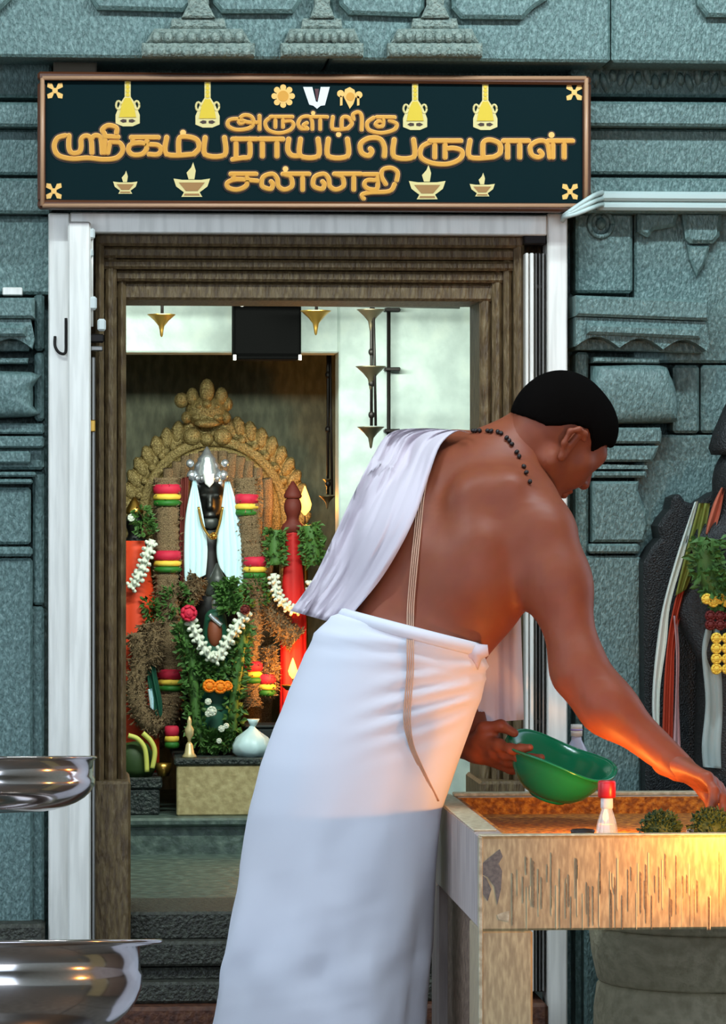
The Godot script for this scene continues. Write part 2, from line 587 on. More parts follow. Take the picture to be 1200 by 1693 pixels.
# ---------- carved stone above the door ----------
func wall_top() -> void:
	var w := setting("wall_north", "teal painted carved stone above the doorway")
	# plain core behind everything, above the opening
	slab("core", Vector3(X(-600, 0), Y(350, 0), -0.42), Vector3(X(1900, 0), 3.15, -0.06), M.teal_stone, w)
	var zc := 0.16
	var yb := Y(99, zc)
	# cornice of three long stones
	var cuts := [-620.0, -90.0, 545.0, 1010.0, 1700.0]
	for i in 4:
		slab("cornice_stone", Vector3(X(cuts[i], zc) + 0.0015, yb, -0.06), Vector3(X(cuts[i + 1], zc) - 0.0015, Y(-260, zc), zc), M.teal_stone, w, 0.006)
	# raised panels over the dark line
	for q in [
			[[150, -60], [150, 2], [160, 18], [302, 22], [318, 8], [318, -60]],
			[[352, -60], [352, 8], [366, 24], [484, 24], [496, 6], [496, -60]],
			[[560, -60], [560, 10], [575, 26], [690, 30], [700, 14], [700, -60]],
			[[745, -60], [745, 16], [760, 33], [862, 34], [880, 16], [905, 0], [905, -60]],
			[[1150, -60], [1150, 10], [1165, 30], [1330, 32], [1330, -60]],
			[[-200, -60], [-200, 20], [0, 20], [20, 0], [20, -60]]]:
		var st := new_st()
		prism(st, pxpoly(q, zc), zc - 0.01, zc + 0.03, 0.008)
		obj("raised_panel", st, M.teal_stone, w)
	# stepped lotus bases, each with two rows of petals
	for q in [[327.0, 93.0], [531.0, 68.0], [717.0, 78.0]]:
		var cx: float = q[0]
		var hw: float = q[1]
		var st := new_st()
		prism(st, pxpoly([[cx - hw, 96], [cx - hw, 74], [cx + hw, 74], [cx + hw, 96]], zc), zc - 0.01, zc + 0.035, 0.005)
		prism(st, pxpoly([[cx - hw * 0.93, 73], [cx - hw * 0.78, 50], [cx + hw * 0.78, 50], [cx + hw * 0.93, 73]], zc), zc - 0.01, zc + 0.03, 0.005)
		prism(st, pxpoly([[cx - hw * 0.5, 49], [cx - hw * 0.46, 33], [cx + hw * 0.46, 33], [cx + hw * 0.5, 49]], zc), zc - 0.01, zc + 0.028, 0.004)
		prism(st, pxpoly([[cx - hw * 0.3, 33], [cx - hw * 0.18, 12], [cx - hw * 0.22, -60], [cx + hw * 0.22, -60], [cx + hw * 0.18, 12], [cx + hw * 0.3, 33]], zc), zc - 0.01, zc + 0.04, 0.004)
		var base := obj("lotus_base", st, M.grey_carving, w)
		for row in 2:
			var n := 9 if row == 0 else 8
			for k in n:
				var u := (k + 0.5) / n * 2.0 - 1.0
				var hh := hw * (0.97 if row == 0 else 0.84)
				st = new_st()
				blob(st, P(cx + u * hh, 85.0 if row == 0 else 61.5, zc + 0.032), Vector3(hh / n * S(zc) * 0.86, 9.5 * S(zc), 0.012), Basis(), 8, 6)
				obj("petal", st, M.grey_carving, base)
	# long string courses beside the sign (right and left), each stone a piece
	for q in [[100, 160, 0.02], [168, 208, 0.05], [213, 288, 0.0], [294, 352, 0.012], [357, 486, -0.02]]:
		for s in [[-640.0, -210.0, 86.0], [944.0, 1230.0, 1600.0]]:
			for i in 2:
				if q[0] > 350 and s[i] > 900 and i == 0: continue
				var st := new_st()
				pbox(st, s[i] + 0.6, q[0], s[i + 1] - 0.6, q[1], q[2], -0.08, 0.006)
				obj("course_stone", st, M.teal_stone, w)
	# the rough frieze: small worn bosses in the top course
	for k in 17:
		var st := new_st()
		blob(st, P(985 + k * 14.0, 130 + 8 * sin(k * 1.9), 0.02), Vector3(0.009, 0.02 + 0.006 * sin(k * 2.3), 0.012), Basis(Vector3.BACK, 0.3 * sin(k * 1.3)), 8, 5)
		obj("worn_boss", st, M.teal_stone, w)
	var st2 := new_st()
	pbox(st2, 88, 98, 160, 121, 0.07, -0.05, 0.003)
	obj("timber_wedge", st2, M.wedge_wood, w)

# ---------- stone walls and pilasters either side ----------
func wall_sides() -> void:
	var zw := -0.045
	# right
	var w := setting("wall_right", "teal painted stone wall with carved pilaster right of the doorway")
	slab("core", Vector3(X(946, 0), -0.1, -0.42), Vector3(X(1900, 0), Y(352, 0), zw - 0.09), M.teal_stone, w)
	var stones := [[952, 352, 1046, 484, zw + 0.012], [1049, 352, 1420, 600, zw], [952, 582, 973, 1000, zw + 0.02], [1113, 604, 1156, 716, zw + 0.004], [1159, 604, 1420, 716, zw], [1050, 719, 1420, 960, zw - 0.002], [952, 1003, 1420, 1330, zw - 0.006], [952, 1333, 1420, 1900, zw - 0.004]]
	for q in stones:
		var st := new_st()
		pbox(st, q[0], q[1], q[2], q[3], q[4], -0.16, 0.006)
		obj("wall_stone", st, M.teal_stone, w)
	# carved marks under the conduit
	var st := new_st()
	var ring := []
	for k in 25: ring.append(P(993 + cos(TAU * k / 24) * 19, 370 + sin(TAU * k / 24) * 21, zw + 0.016))
	tube(st, ring, 0.006, 6)
	blob(st, P(993, 370, zw + 0.012), Vector3(0.012, 0.014, 0.012))
	obj("carved_roundel", st, M.teal_stone, w)
	st = new_st()
	prism(st, pxpoly([[1051, 352], [1051, 385], [1068, 394], [1078, 382], [1112, 376], [1120, 352]], zw), zw - 0.02, zw + 0.03, 0.008)
	obj("carved_bracket", st, M.teal_stone, w)
	st = new_st()
	prism(st, pxpoly([[1124, 352], [1130, 396], [1138, 404], [1176, 404], [1186, 392], [1190, 352]], zw), zw - 0.02, zw + 0.032, 0.008)
	prism(st, pxpoly([[1134, 406], [1138, 430], [1150, 458], [1164, 436], [1172, 406]], zw), zw - 0.02, zw + 0.02, 0.006)
	obj("carved_pendant", st, M.teal_stone, w)
	capital(w, 952.0, 1172.0, 488.0, 8.0, [[952, 985], [1030, 0], [1095, 0], [1168, 0]])
	cushion(w, [[974, 592], [1084, 594]], [[974, 606], [1082, 604], [1100, 620], [1110, 646], [1113, 676], [1112, 692], [1100, 700], [974, 702]], zw)
	for q in [[[974, 708], [1084, 708], [1086, 716], [1085, 734], [974, 734]], [[974, 738], [1082, 738], [1076, 754], [1070, 764], [974, 764]], [[974, 768], [1062, 770], [1064, 776], [974, 776]], [[974, 779], [1062, 779], [1062, 790], [974, 790]]]:
		st = new_st()
		prism(st, pxpoly(q, zw), zw - 0.05, zw + 0.07 - 0.01 * (q[0][1] - 700) / 80.0, 0.005)
		obj("neck_moulding", st, M.teal_stone, w)
	st = new_st()
	prism(st, pxpoly([[974, 796], [1050, 796], [1049, 812], [1056, 832], [1063, 848], [1065, 868], [1061, 886], [1058, 896], [974, 896]], zw), zw - 0.05, zw + 0.055, 0.006)
	obj("pilaster_vase", st, M.teal_stone, w)
	st = new_st()
	pbox(st, 974, 899, 1058, 915, zw + 0.06, -0.1, 0.005)
	obj("pilaster_band", st, M.teal_stone, w)
	st = new_st()
	pbox(st, 966, 919, 1060, 1900, zw + 0.05, -0.1, 0.006)
	obj("pilaster_shaft", st, M.teal_stone, w)
	# left
	w = setting("wall_left", "teal painted stone wall with carved pilaster left of the doorway")
	slab("core", Vector3(X(-700, 0), -0.1, -0.42), Vector3(X(79, 0), Y(352, 0), zw - 0.09), M.teal_stone, w)
	for q in [[-640, 348, 73, 482, zw + 0.004], [57, 485, 73, 580, zw + 0.02], [57, 583, 73, 696, zw + 0.03], [-640, 740, 73, 776, zw + 0.02], [54, 780, 73, 1000, zw + 0.004], [-640, 1003, 73, 1330, zw], [-640, 1333, 73, 1900, zw]]:
		st = new_st()
		pbox(st, q[0], q[1], q[2], q[3], q[4], -0.16, 0.006)
		obj("wall_stone", st, M.teal_stone, w)
	capital(w, -160.0, 57.0, 492.0, 0.0, [])
	cushion(w, [[-150, 594], [48, 594]], [[-160, 616], [52, 616], [55, 640], [55, 672], [50, 690], [-160, 694]], zw)
	for q in [[700, 717, 73], [721, 740, 73], [746, 766, 50], [780, 788, 60], [792, 800, 54]]:
		st = new_st()
		pbox(st, -160, q[0], q[2], q[1], zw + 0.05, -0.1, 0.004)
		obj("neck_moulding", st, M.teal_stone, w)
	st = new_st()
	pbox(st, -160, 806, 51, 900, zw + 0.03, -0.1, 0.006)
	obj("pilaster_vase", st, M.teal_stone, w)
	st = new_st()
	pbox(st, -160, 904, 54, 920, zw + 0.035, -0.1, 0.006)
	obj("pilaster_band", st, M.teal_stone, w)
	st = new_st()
	pbox(st, -160, 923, 54, 1900, zw + 0.02, -0.1, 0.006)
	obj("pilaster_shaft", st, M.teal_stone, w)
	# a course of rough tan stone low on the left, by the big bowl
	st = new_st()
	pbox(st, -400, 1530, 74, 1640, 0.05, -0.1, 0.008)
	obj("plinth_stone", st, M.sill_stone, w)

func capital(w: Node, x0: float, x1: float, y0: float, drop: float, _marks: Array) -> void:
	# a flat abacus over a slab whose lower edge is cut in scallops
	var z := 0.075
	var st := new_st()
	prism(st, pxpoly([[x0, y0], [x1, y0 + drop], [x1, y0 + drop + 34], [x0, y0 + 34]], z), -0.1, z, 0.006)
	obj("abacus", st, M.teal_stone, w)
	var pts := [[x0, y0 + 36], [x1 - 6, y0 + drop + 36], [x1, y0 + drop + 68]]
	var n := 3
	for i in n:
		for k in 9:
			var u := (i + k / 8.0) / n
			var px := lerpf(x1 - 4, x0, u)
			var dip := sin(PI * k / 8.0)
			pts.append([px, y0 + 84 + drop * (1 - u) - 17 * dip])
	st = new_st()
	prism(st, pxpoly(pts, z - 0.015), -0.1, z - 0.015, 0.005)
	obj("scalloped_slab", st, M.teal_stone, w)
	st = new_st()
	prism(st, pxpoly([[x0 + 18, y0 + 46], [x1 - 14, y0 + drop + 46], [x1 - 14, y0 + drop + 64], [x0 + 18, y0 + 64]], z), z - 0.03, z + 0.004, 0.006)
	obj("roll_moulding", st, M.teal_stone, w)
	# the deep soffit behind the scallops
	st = new_st()
	prism(st, pxpoly([[x0, y0 + 70], [x1 - 3, y0 + drop + 70], [x1 - 10, y0 + drop + 88], [x0, y0 + 90]], 0.0), -0.1, 0.0, 0.003)
	obj("soffit", st, M.teal_stone, w)

func cushion(w: Node, fillet: Array, outline: Array, zw: float) -> void:
	var st := new_st()
	prism(st, pxpoly([fillet[0], fillet[1], [fillet[1][0] - 2, fillet[1][1] + 9], [fillet[0][0], fillet[0][1] + 9]], zw), zw - 0.05, zw + 0.07, 0.003)
	obj("fillet", st, M.teal_stone, w)
	st = new_st()
	# pillow: shrinking outlines give it a rounded face
	var poly := pxpoly(curve(outline.map(func(q): return Vector2(q[0], q[1])), 3).map(func(v): return [v.x, v.y]), zw)
	var c := Vector2.ZERO
	for v in poly: c += v
	c /= poly.size()
	var rings := []
	for q in [[1.0, -0.05], [1.0, 0.03], [0.99, 0.05], [0.965, 0.064], [0.92, 0.075], [0.82, 0.083], [0.6, 0.088], [0.1, 0.09]]:
		var ring := PackedVector3Array()
		for v in poly:
			var u: Vector2 = c + (v - c) * q[0]
			ring.append(Vector3(u.x, u.y, zw + q[1]))
		rings.append(ring)
	loft(st, rings)
	obj("cushion", st, M.teal_stone, w)

# ---------- the brown door frame and its sill ----------
func doorway() -> void:
	var d := setting("door_1", "brown moulded stone door frame of the sanctum")
	var yb := Y(1640, -0.05)
	for q in [["outer_moulding", 158, 172, -0.015], ["middle_moulding", 173.5, 193, -0.04], ["inner_moulding", 194.5, 208.5, -0.065],
			["outer_moulding", 850, 867, -0.015], ["bead_moulding", 833, 847, -0.04], ["middle_moulding", 814, 831, -0.06], ["inner_moulding", 793, 812.5, -0.08]]:
		var st := new_st()
		pbox(st, q[1], 386, q[2], 1640, q[3], -0.3, 0.008)
		obj(q[0], st, M.brown_frame, d)
	# solid jambs behind the mouldings
	for q in [[146, 205], [797, 902]]:
		var st := new_st()
		pbox(st, q[0], 386, q[1], 1640, -0.1, -0.31, 0.003)
		obj("jamb", st, M.brown_frame, d)
	# plain feet of the jambs
	for q in [[153, 216], [793, 880]]:
		var st := new_st()
		pbox(st, q[0], 1292, q[1], 1640, 0.005, -0.3, 0.006)
		obj("jamb_foot", st, M.brown_frame, d)
	for q in [[387, 408, -0.012], [409.5, 428, -0.03], [430, 446, -0.035], [448, 466, -0.055], [467, 497, -0.075]]:
		var st := new_st()
		pbox(st, 160, q[0], 868, q[1], q[2], -0.31, 0.006)
		obj("lintel_moulding", st, M.brown_frame, d)
	for q in [[1506, 1553, -0.06], [1555, 1596, -0.015], [1598, 1620, -0.03], [1622, 1657, 0.02]]:
		var st := new_st()
		pbox(st, 212, q[0], 800, q[1], q[2], -0.36, 0.006)
		obj("sill_stone", st, M.sill_stone, d)
	var st3 := new_st()
	box(st3, Vector3(X(120, 0), -0.02, -0.4), Vector3(X(900, 0), Y(1662, 0.07), 0.07), 0.008)
	obj("step", st3, M.brown_step, d)

# ---------- rooms behind the door ----------
func sanctum() -> void:
	var hf := 0.362
	var fl := setting("floor_inner", "grey green stone floor between door and shrine")
	for q in [[-1.2, X(440, -0.8)], [X(440, -0.8) + 0.003, 2.0]]:
		slab("floor_slab", Vector3(q[0], hf - 0.2, -1.6), Vector3(q[1], hf, -0.345), M.inner_floor, fl)
	var zw := -1.5
	var w := setting("wall_inner", "white washed wall with the dark opening of the shrine")
	var x0 := X(150, zw)
	var x1 := X(560, zw)
	var yt := Y(583, zw, 380)
	slab("wall_panel", Vector3(-1.2, hf - 0.1, zw - 0.14), Vector3(x0, 2.3, zw), M.white_wall, w, 0.004)
	slab("wall_panel", Vector3(x1, hf - 0.1, zw - 0.14), Vector3(2.6, 2.3, zw), M.white_wall, w, 0.004)
	slab("wall_panel", Vector3(x0, yt, zw - 0.14), Vector3(x1, 2.3, zw), M.white_wall, w, 0.004)
	var c := setting("ceiling_inner", "plaster ceiling of the inner rooms")
	slab("ceiling_slab", Vector3(-1.3, 2.3, -2.9), Vector3(2.7, 2.45, -0.3), M.lime_plaster, c)
	var ws := setting("wall_side", "plastered side walls of the inner rooms")
	slab("side_wall", Vector3(-1.35, 0.0, -2.9), Vector3(-1.2, 2.3, -0.3), M.white_wall, ws)
	slab("side_wall", Vector3(2.0, 0.0, -2.9), Vector3(2.15, 2.3, -0.3), M.white_wall, ws)
	# back of the door wall, so that the inner room is closed
	slab("door_wall_back", Vector3(-1.3, 0.0, -0.42), Vector3(X(150, -0.3), 2.4, -0.3), M.white_wall, ws)
	slab("door_wall_back", Vector3(X(850, -0.3), 0.0, -0.42), Vector3(2.1, 2.4, -0.3), M.white_wall, ws)
	slab("door_wall_back", Vector3(X(150, -0.3), Y(492, -0.3), -0.42), Vector3(X(850, -0.3), 2.4, -0.3), M.brown_frame, ws)
	var wb := setting("wall_back", "mottled olive wall behind the shrine")
	slab("back_wall", Vector3(-1.2, 0.0, -2.6), Vector3(2.0, 2.3, -2.4), M.olive_wall, wb)
	# platform of the shrine: face, lip and top
	var zp := -1.42
	var hp := Y(1350, zp)
	var pl := setting("floor_platform", "dark stone shrine platform with a worn lip")
	slab("platform_face", Vector3(-1.0, hf - 0.05, zp - 0.95), Vector3(1.9, hp - 0.02, zp), M.dark_stone if false else M.inner_floor, pl)
	slab("platform_lip", Vector3(-1.0, hp - 0.022, zp - 0.97), Vector3(1.9, hp, zp + 0.018), M.inner_floor, pl, 0.006)
	unseen_tube_light(Vector3(X(430, -0.7), Y(466, -0.62), -0.62), 0.9, -25.0, 2.1, Color(0.95, 1.0, 0.95), "unseen white tube light behind the door lintel, lighting the white inner wall", 2.3 - Y(466, -0.62) - 0.05)  # hidden behind the lintel, placed to light the inner wall and shrine

# ---------- signboard with raised painted letters ----------
func ribbon(st: SurfaceTool, pts: Array, w: float, zb: float, zf: float) -> void:
	# one brush stroke with round ends, extruded from zb to zf
	var n := pts.size()
	var L := PackedVector2Array()
	var R := PackedVector2Array()
	for i in n:
		var d: Vector2 = (pts[mini(i + 1, n - 1)] - pts[maxi(i - 1, 0)]).normalized()
		var s := Vector2(-d.y, d.x) * w
		L.append(pts[i] + s)
		R.append(pts[i] - s)
	var t := PackedVector3Array()
	for i in n - 1:
		# neighbouring pieces sit a hair apart in height, so that no two faces coincide
		var z := zf + 0.00004 * (i % 3)
		quad(t, v3(R[i], z), v3(R[i + 1], z), v3(L[i + 1], z), v3(L[i], z))
		quad(t, v3(L[i], z), v3(L[i + 1], z), v3(L[i + 1], zb), v3(L[i], zb))
		quad(t, v3(R[i], zb), v3(R[i + 1], zb), v3(R[i + 1], z), v3(R[i], z))
	var up := 0
	for e in n:
		if e > 0 and e < n - 1 and absf((pts[e] - pts[e - 1]).angle_to(pts[e + 1] - pts[e])) < 0.2: continue
		up += 1
		var z := zf + 0.00012 + 0.00003 * up
		for k in 12:
			var a := TAU * k / 12
			var b := TAU * (k + 1) / 12
			var p: Vector2 = pts[e] + Vector2(cos(a), sin(a)) * w
			var q: Vector2 = pts[e] + Vector2(cos(b), sin(b)) * w
			t.append_array([v3(pts[e], z), v3(p, z), v3(q, z)])
			quad(t, v3(p, zb), v3(q, zb), v3(q, z), v3(p, z))
	st.set_smooth_group(0xFFFFFFFF)
	for i in range(0, t.size(), 3):
		for k in [0, 2, 1]: st.add_vertex(t[i + k])

func v3(p: Vector2, z: float) -> Vector3: return Vector3(p.x, p.y, z)

func disc2(c: Vector2, r: float, n := 16) -> PackedVector2Array:
	var o := PackedVector2Array()
	for k in n: o.append(c + Vector2(cos(TAU * k / n), sin(TAU * k / n)) * r)
	return o

const ZS := 0.105     # face of the board

func letter(parent: Node, strokes: Array, ox: float, oy: float, sc: float, w: float, dot := []) -> void:
	var lines := []
	for s in strokes:
		var pts := []
		for q in s:
			var v := P(ox + q[0] / sc, oy + q[1] / sc, ZS)
			pts.append(Vector2(v.x, v.y))
		lines.append(curve(pts, 5) if pts.size() > 2 else pts)
	var k := S(ZS)
	var st := new_st()
	for i in lines.size(): ribbon(st, lines[i], w * k, ZS + 0.0012, ZS + 0.003 + 0.0005 * i)
	if dot.size(): prism(st, pxcircle(ox + dot[0] / sc, oy + dot[1] / sc, dot[2] / sc), ZS + 0.0012, ZS + 0.003)
	var o := obj("letter", st, M.letter_edge, parent)
	st = new_st()
	for i in lines.size(): ribbon(st, lines[i], (w + 2.6) * k, ZS - 0.001, ZS + 0.0006 + 0.0002 * i)
	if dot.size(): prism(st, pxcircle(ox + dot[0] / sc, oy + dot[1] / sc, dot[2] / sc + 2.2), ZS - 0.001, ZS + 0.0012)
	obj("letter_outline", st, M.letter_halo, o)
	st = new_st()
	for i in lines.size(): ribbon(st, lines[i], (w - 1.3) * k, ZS + 0.002, ZS + 0.0068 + 0.0005 * i)
	obj("letter_face", st, M.letter_gold, o)

func pxcircle(cx: float, cy: float, r: float) -> PackedVector2Array:
	var v := P(cx, cy, ZS)
	return disc2(Vector2(v.x, v.y), r * S(ZS))

func pl(q: Array) -> PackedVector2Array: return pxpoly(q, ZS)

func signboard() -> void:
	mat("sign_teal", Color(0.03, 0.12, 0.13), 0.75, 0.0, 0.2)
	M.sign_teal.albedo_texture = noise_tex(0.02, [[0.0, Color(0.85, 0.9, 0.9)], [1.0, Color(1, 1, 1)]], 256, FastNoiseLite.TYPE_SIMPLEX_SMOOTH, 3, 5)
	mat("letter_gold", Color(0.84, 0.58, 0.16), 0.5)
	mat("letter_edge", Color(0.93, 0.72, 0.38), 0.5)
	mat("letter_halo", Color(0.23, 0.13, 0.07), 0.6)
	mat("sign_frame", Color(0.33, 0.18, 0.10), 0.4)
	mat("sign_bead", Color(0.72, 0.55, 0.42), 0.4)
	mat("bell_yellow", Color(0.86, 0.72, 0.12), 0.5)
	mat("cream_paint", Color(0.86, 0.78, 0.52), 0.5)
	mat("bronze_paint", Color(0.62, 0.44, 0.22), 0.5)
	mat("white_paint", Color(0.88, 0.9, 0.9), 0.5)
	var t := thing("signboard", "dark teal signboard with raised golden lettering, bells and lamps above the doorway", "sign", P(520, 345, 0.08))
	var st := new_st()
	pbox(st, 66, 126, 974, 342, ZS, 0.075, 0.002)
	obj("board", st, M.sign_teal, t)
	var x0 := 62.0
	var x1 := 977.0
	var y0 := 122.0
	var y1 := 347.0
	for q in [[x0, y0, x1, y0 + 14], [x0, y1 - 14, x1, y1], [x0, y0 + 14, x0 + 13, y1 - 14], [x1 - 13, y0 + 14, x1, y1 - 14]]:
		st = new_st()
		pbox(st, q[0], q[1], q[2], q[3], ZS + 0.014, 0.072, 0.005)
		obj("frame_bar", st, M.sign_frame, t)
	for q in [[x0 + 8, y0 + 7, x1 - 8, y0 + 7], [x0 + 8, y1 - 7, x1 - 8, y1 - 7], [x0 + 8, y0 + 7, x0 + 8, y1 - 7], [x1 - 8, y0 + 7, x1 - 8, y1 - 7]]:
		st = new_st()
		tube(st, [P(q[0], q[1], ZS + 0.014), P(q[2], q[3], ZS + 0.014)], 3.6 * S(ZS), 8)
		obj("frame_bead", st, M.sign_bead, t)
	# ---- the writing, first line
	letter(t, [[[215, 128], [190, 138], [178, 116], [212, 84], [262, 94], [276, 138], [240, 172], [160, 180], [108, 154], [114, 118], [170, 108], [238, 130], [315, 132]], [[315, 88], [315, 176]]], 350, 170, 4, 3.6)
	letter(t, [[[398, 92], [354, 128], [372, 180], [440, 202], [510, 186], [540, 150], [520, 122], [470, 128]], [[420, 94], [420, 162]], [[470, 94], [470, 162]], [[388, 94], [532, 94]]], 350, 170, 4, 3.4)
	letter(t, [[[628, 134], [606, 150], [632, 172], [590, 172], [570, 138], [592, 100], [640, 92], [662, 120], [664, 176]], [[660, 94], [762, 95]], [[716, 94], [716, 176]]], 350, 170, 4, 3.4, [670, 68, 14])
	letter(t, [[[800, 95], [800, 174], [890, 174]], [[858, 174], [862, 104], [900, 98], [926, 138], [896, 173]], [[936, 110], [934, 78], [968, 64], [990, 92], [990, 180]]], 350, 170, 4, 3.6)
	letter(t, [[[112, 75], [80, 100], [90, 136], [150, 151], [212, 136], [226, 106], [192, 90]], [[128, 72], [216, 73]], [[160, 72], [158, 112], [138, 120], [122, 108], [136, 93], [160, 96]]], 580, 170, 3, 3.6)
	# second line
	letter(t, [[[152, 218], [100, 236], [78, 290], [108, 350], [200, 372], [300, 366], [400, 376], [490, 366], [532, 315], [510, 266], [448, 262]], [[176, 218], [176, 300], [198, 334], [242, 328], [256, 296], [258, 240], [292, 220], [322, 244], [328, 332]], [[322, 240], [350, 218], [386, 236], [396, 332]], [[412, 332], [414, 220], [396, 180], [436, 152], [488, 166], [490, 200]], [[412, 224], [500, 228]], [[432, 332], [446, 266]]], 70, 170, 4, 4.4)
	letter(t, [[[588, 230], [766, 230]], [[604, 232], [600, 262], [650, 268]], [[690, 232], [690, 300], [660, 340], [602, 346], [570, 318], [582, 280], [640, 266], [700, 276], [762, 282], [786, 312], [760, 344], [706, 342]]], 70, 170, 4, 4.4)
	letter(t, [[[822, 230], [822, 342], [1000, 342]], [[902, 342], [904, 240], [954, 226], [1020, 246], [1036, 300], [1000, 340]]], 70, 170, 4, 4.6, [930, 198, 20])
	letter(t, [[[1076, 232], [1076, 344], [1204, 346], [1204, 232]]], 70, 170, 4, 4.6)
	letter(t, [[[160, 240], [160, 360]], [[250, 240], [250, 352], [200, 366], [138, 376]], [[138, 242], [298, 242]]], 350, 170, 4, 4.4)
	letter(t, [[[334, 242], [334, 354]], [[430, 242], [430, 354]], [[318, 242], [468, 242]]], 350, 170, 4, 4.6)
	letter(t, [[[508, 242], [502, 310], [530, 350], [586, 352]], [[586, 242], [586, 352], [702, 354], [702, 242]]], 350, 170, 4, 4.6)
	letter(t, [[[770, 242], [770, 354], [896, 354], [896, 242]]], 350, 170, 4, 4.6, [838, 210, 18])
	letter(t, [[[1048, 306], [1058, 324], [1034, 352], [990, 330], [984, 272], [1040, 236], [1108, 240], [1140, 290], [1140, 354]]], 350, 170, 4, 4.6)
	letter(t, [[[214, 184], [214, 268], [310, 270], [310, 184]]], 580, 170, 3, 4.6)
	letter(t, [[[404, 192], [352, 220], [346, 270], [400, 300], [480, 305], [540, 280], [550, 242], [510, 226], [470, 230]], [[415, 190], [415, 272]], [[466, 190], [466, 272]], [[390, 190], [544, 190]]], 580, 170, 3, 4.4)
	letter(t, [[[590, 188], [590, 271], [706, 271]], [[654, 271], [656, 200], [692, 186], [736, 206], [738, 250], [706, 271]]], 580, 170, 3, 4.6)
	letter(t, [[[756, 190], [880, 190]], [[776, 190], [776, 272]], [[836, 190], [836, 272]]], 580, 170, 3, 4.6)
	letter(t, [[[936, 240], [948, 256], [930, 272], [896, 258], [890, 216], [930, 190], [972, 202], [986, 272]], [[978, 190], [1098, 190]], [[1000, 192], [1000, 272]], [[1056, 190], [1056, 272]]], 580, 170, 3, 4.4, [994, 160, 15])
	# third line
	letter(t, [[[126, 472], [292, 472]], [[230, 474], [230, 544], [172, 576], [112, 564], [104, 530], [168, 508], [300, 518]], [[150, 474], [140, 506]]], 350, 170, 4, 4.2)
	letter(t, [[[392, 522], [404, 542], [386, 572], [332, 550], [340, 492], [400, 472], [432, 502], [440, 552], [482, 576], [530, 550], [522, 492], [484, 476]], [[470, 472], [642, 472]], [[600, 474], [600, 576]]], 350, 170, 4, 4.2, [487, 438, 19])
	letter(t, [[[732, 522], [744, 542], [726, 572], [672, 550], [680, 492], [740, 472], [772, 502], [780, 552], [822, 576], [870, 550], [862, 492], [824, 476]], [[810, 472], [984, 472]], [[938, 474], [938, 576]]], 350, 170, 4, 4.2)
	letter(t, [[[62, 356], [132, 356]], [[130, 356], [130, 424], [92, 430], [66, 410], [80, 386], [130, 386]], [[216, 404], [190, 440], [100, 446], [56, 456], [62, 476]], [[172, 404], [150, 364], [160, 332], [200, 325], [230, 346], [226, 386]]], 580, 170, 3, 4.0)
	# ---- emblems
	for q in [[211.0, 126.0], [343.0, 128.0], [686.0, 132.0], [802.0, 132.0]]:
		bell_emblem(t, q[0], q[1])
	for q in [[207.0, 306.0, 0.72], [317.0, 304.0, 1.08], [706.0, 308.0, 1.08], [797.0, 310.0, 0.74]]:
		lamp_emblem(t, q[0], q[1], q[2])
	for q in [[91.0, 150.0], [89.0, 316.0], [949.0, 153.0], [942.0, 317.0]]:
		var st4 := new_st()
		for s in [-1, 1]:
			for u in [-1, 1]:
				prism(st4, pl([[q[0], q[1]], [q[0] + s * 5, q[1] + u * 12], [q[0] + s * 12, q[1] + u * 13], [q[0] + s * 13, q[1] + u * 6]]), ZS - 0.001, ZS + 0.002)
		prism(st4, pxcircle(q[0], q[1], 4.5), ZS - 0.001, ZS + 0.003)
		obj("corner_flower", st4, M.letter_edge, t)
	# wheel and conch either side of the white mark
	var st5 := new_st()
	prism(st5, pxcircle(468, 159, 12), ZS - 0.001, ZS + 0.0025)
	for k in 8:
		var a := TAU * k / 8
		prism(st5, pxcircle(468 + cos(a) * 14.5, 159 - sin(a) * 14.5, 5.0), ZS - 0.001, ZS + 0.002)
	var wh := obj("wheel_emblem", st5, M.letter_edge, t)
	st5 = new_st()
	prism(st5, pxcircle(468, 159, 9), ZS, ZS + 0.0035)
	obj("wheel_hub", st5, M.letter_gold, wh)
	st5 = new_st()
	prism(st5, pl([[570, 148], [578, 144], [586, 149], [588, 160], [584, 172], [578, 180], [573, 170], [568, 160]]), ZS - 0.001, ZS + 0.0025)
	prism(st5, pxcircle(563, 155, 6), ZS - 0.001, ZS + 0.002)
	prism(st5, pxcircle(593, 157, 6), ZS - 0.001, ZS + 0.002)
	prism(st5, pl([[562, 158], [566, 160], [566, 174], [562, 175]]), ZS - 0.001, ZS + 0.002)
	prism(st5, pl([[590, 158], [594, 160], [594, 174], [590, 175]]), ZS - 0.001, ZS + 0.002)
	var co := obj("conch_emblem", st5, M.letter_edge, t)
	st5 = new_st()
	prism(st5, pxcircle(579, 160, 7), ZS, ZS + 0.0035)
	obj("conch_heart", st5, M.letter_gold, co)
	st5 = new_st()
	prism(st5, pl([[501, 144], [516, 144], [522, 168], [525, 169], [530, 144], [545, 144], [537, 174], [530, 175], [524, 180], [518, 175], [511, 173]]), ZS - 0.001, ZS + 0.0025)
	obj("white_mark", st5, M.white_paint, t)
	st5 = new_st()
	prism(st5, pl([[520, 147], [527, 147], [525, 166], [523, 166]]), ZS - 0.001, ZS + 0.002)
	obj("red_mark", st5, mat("mark_red", Color(0.32, 0.16, 0.17), 0.6), t)

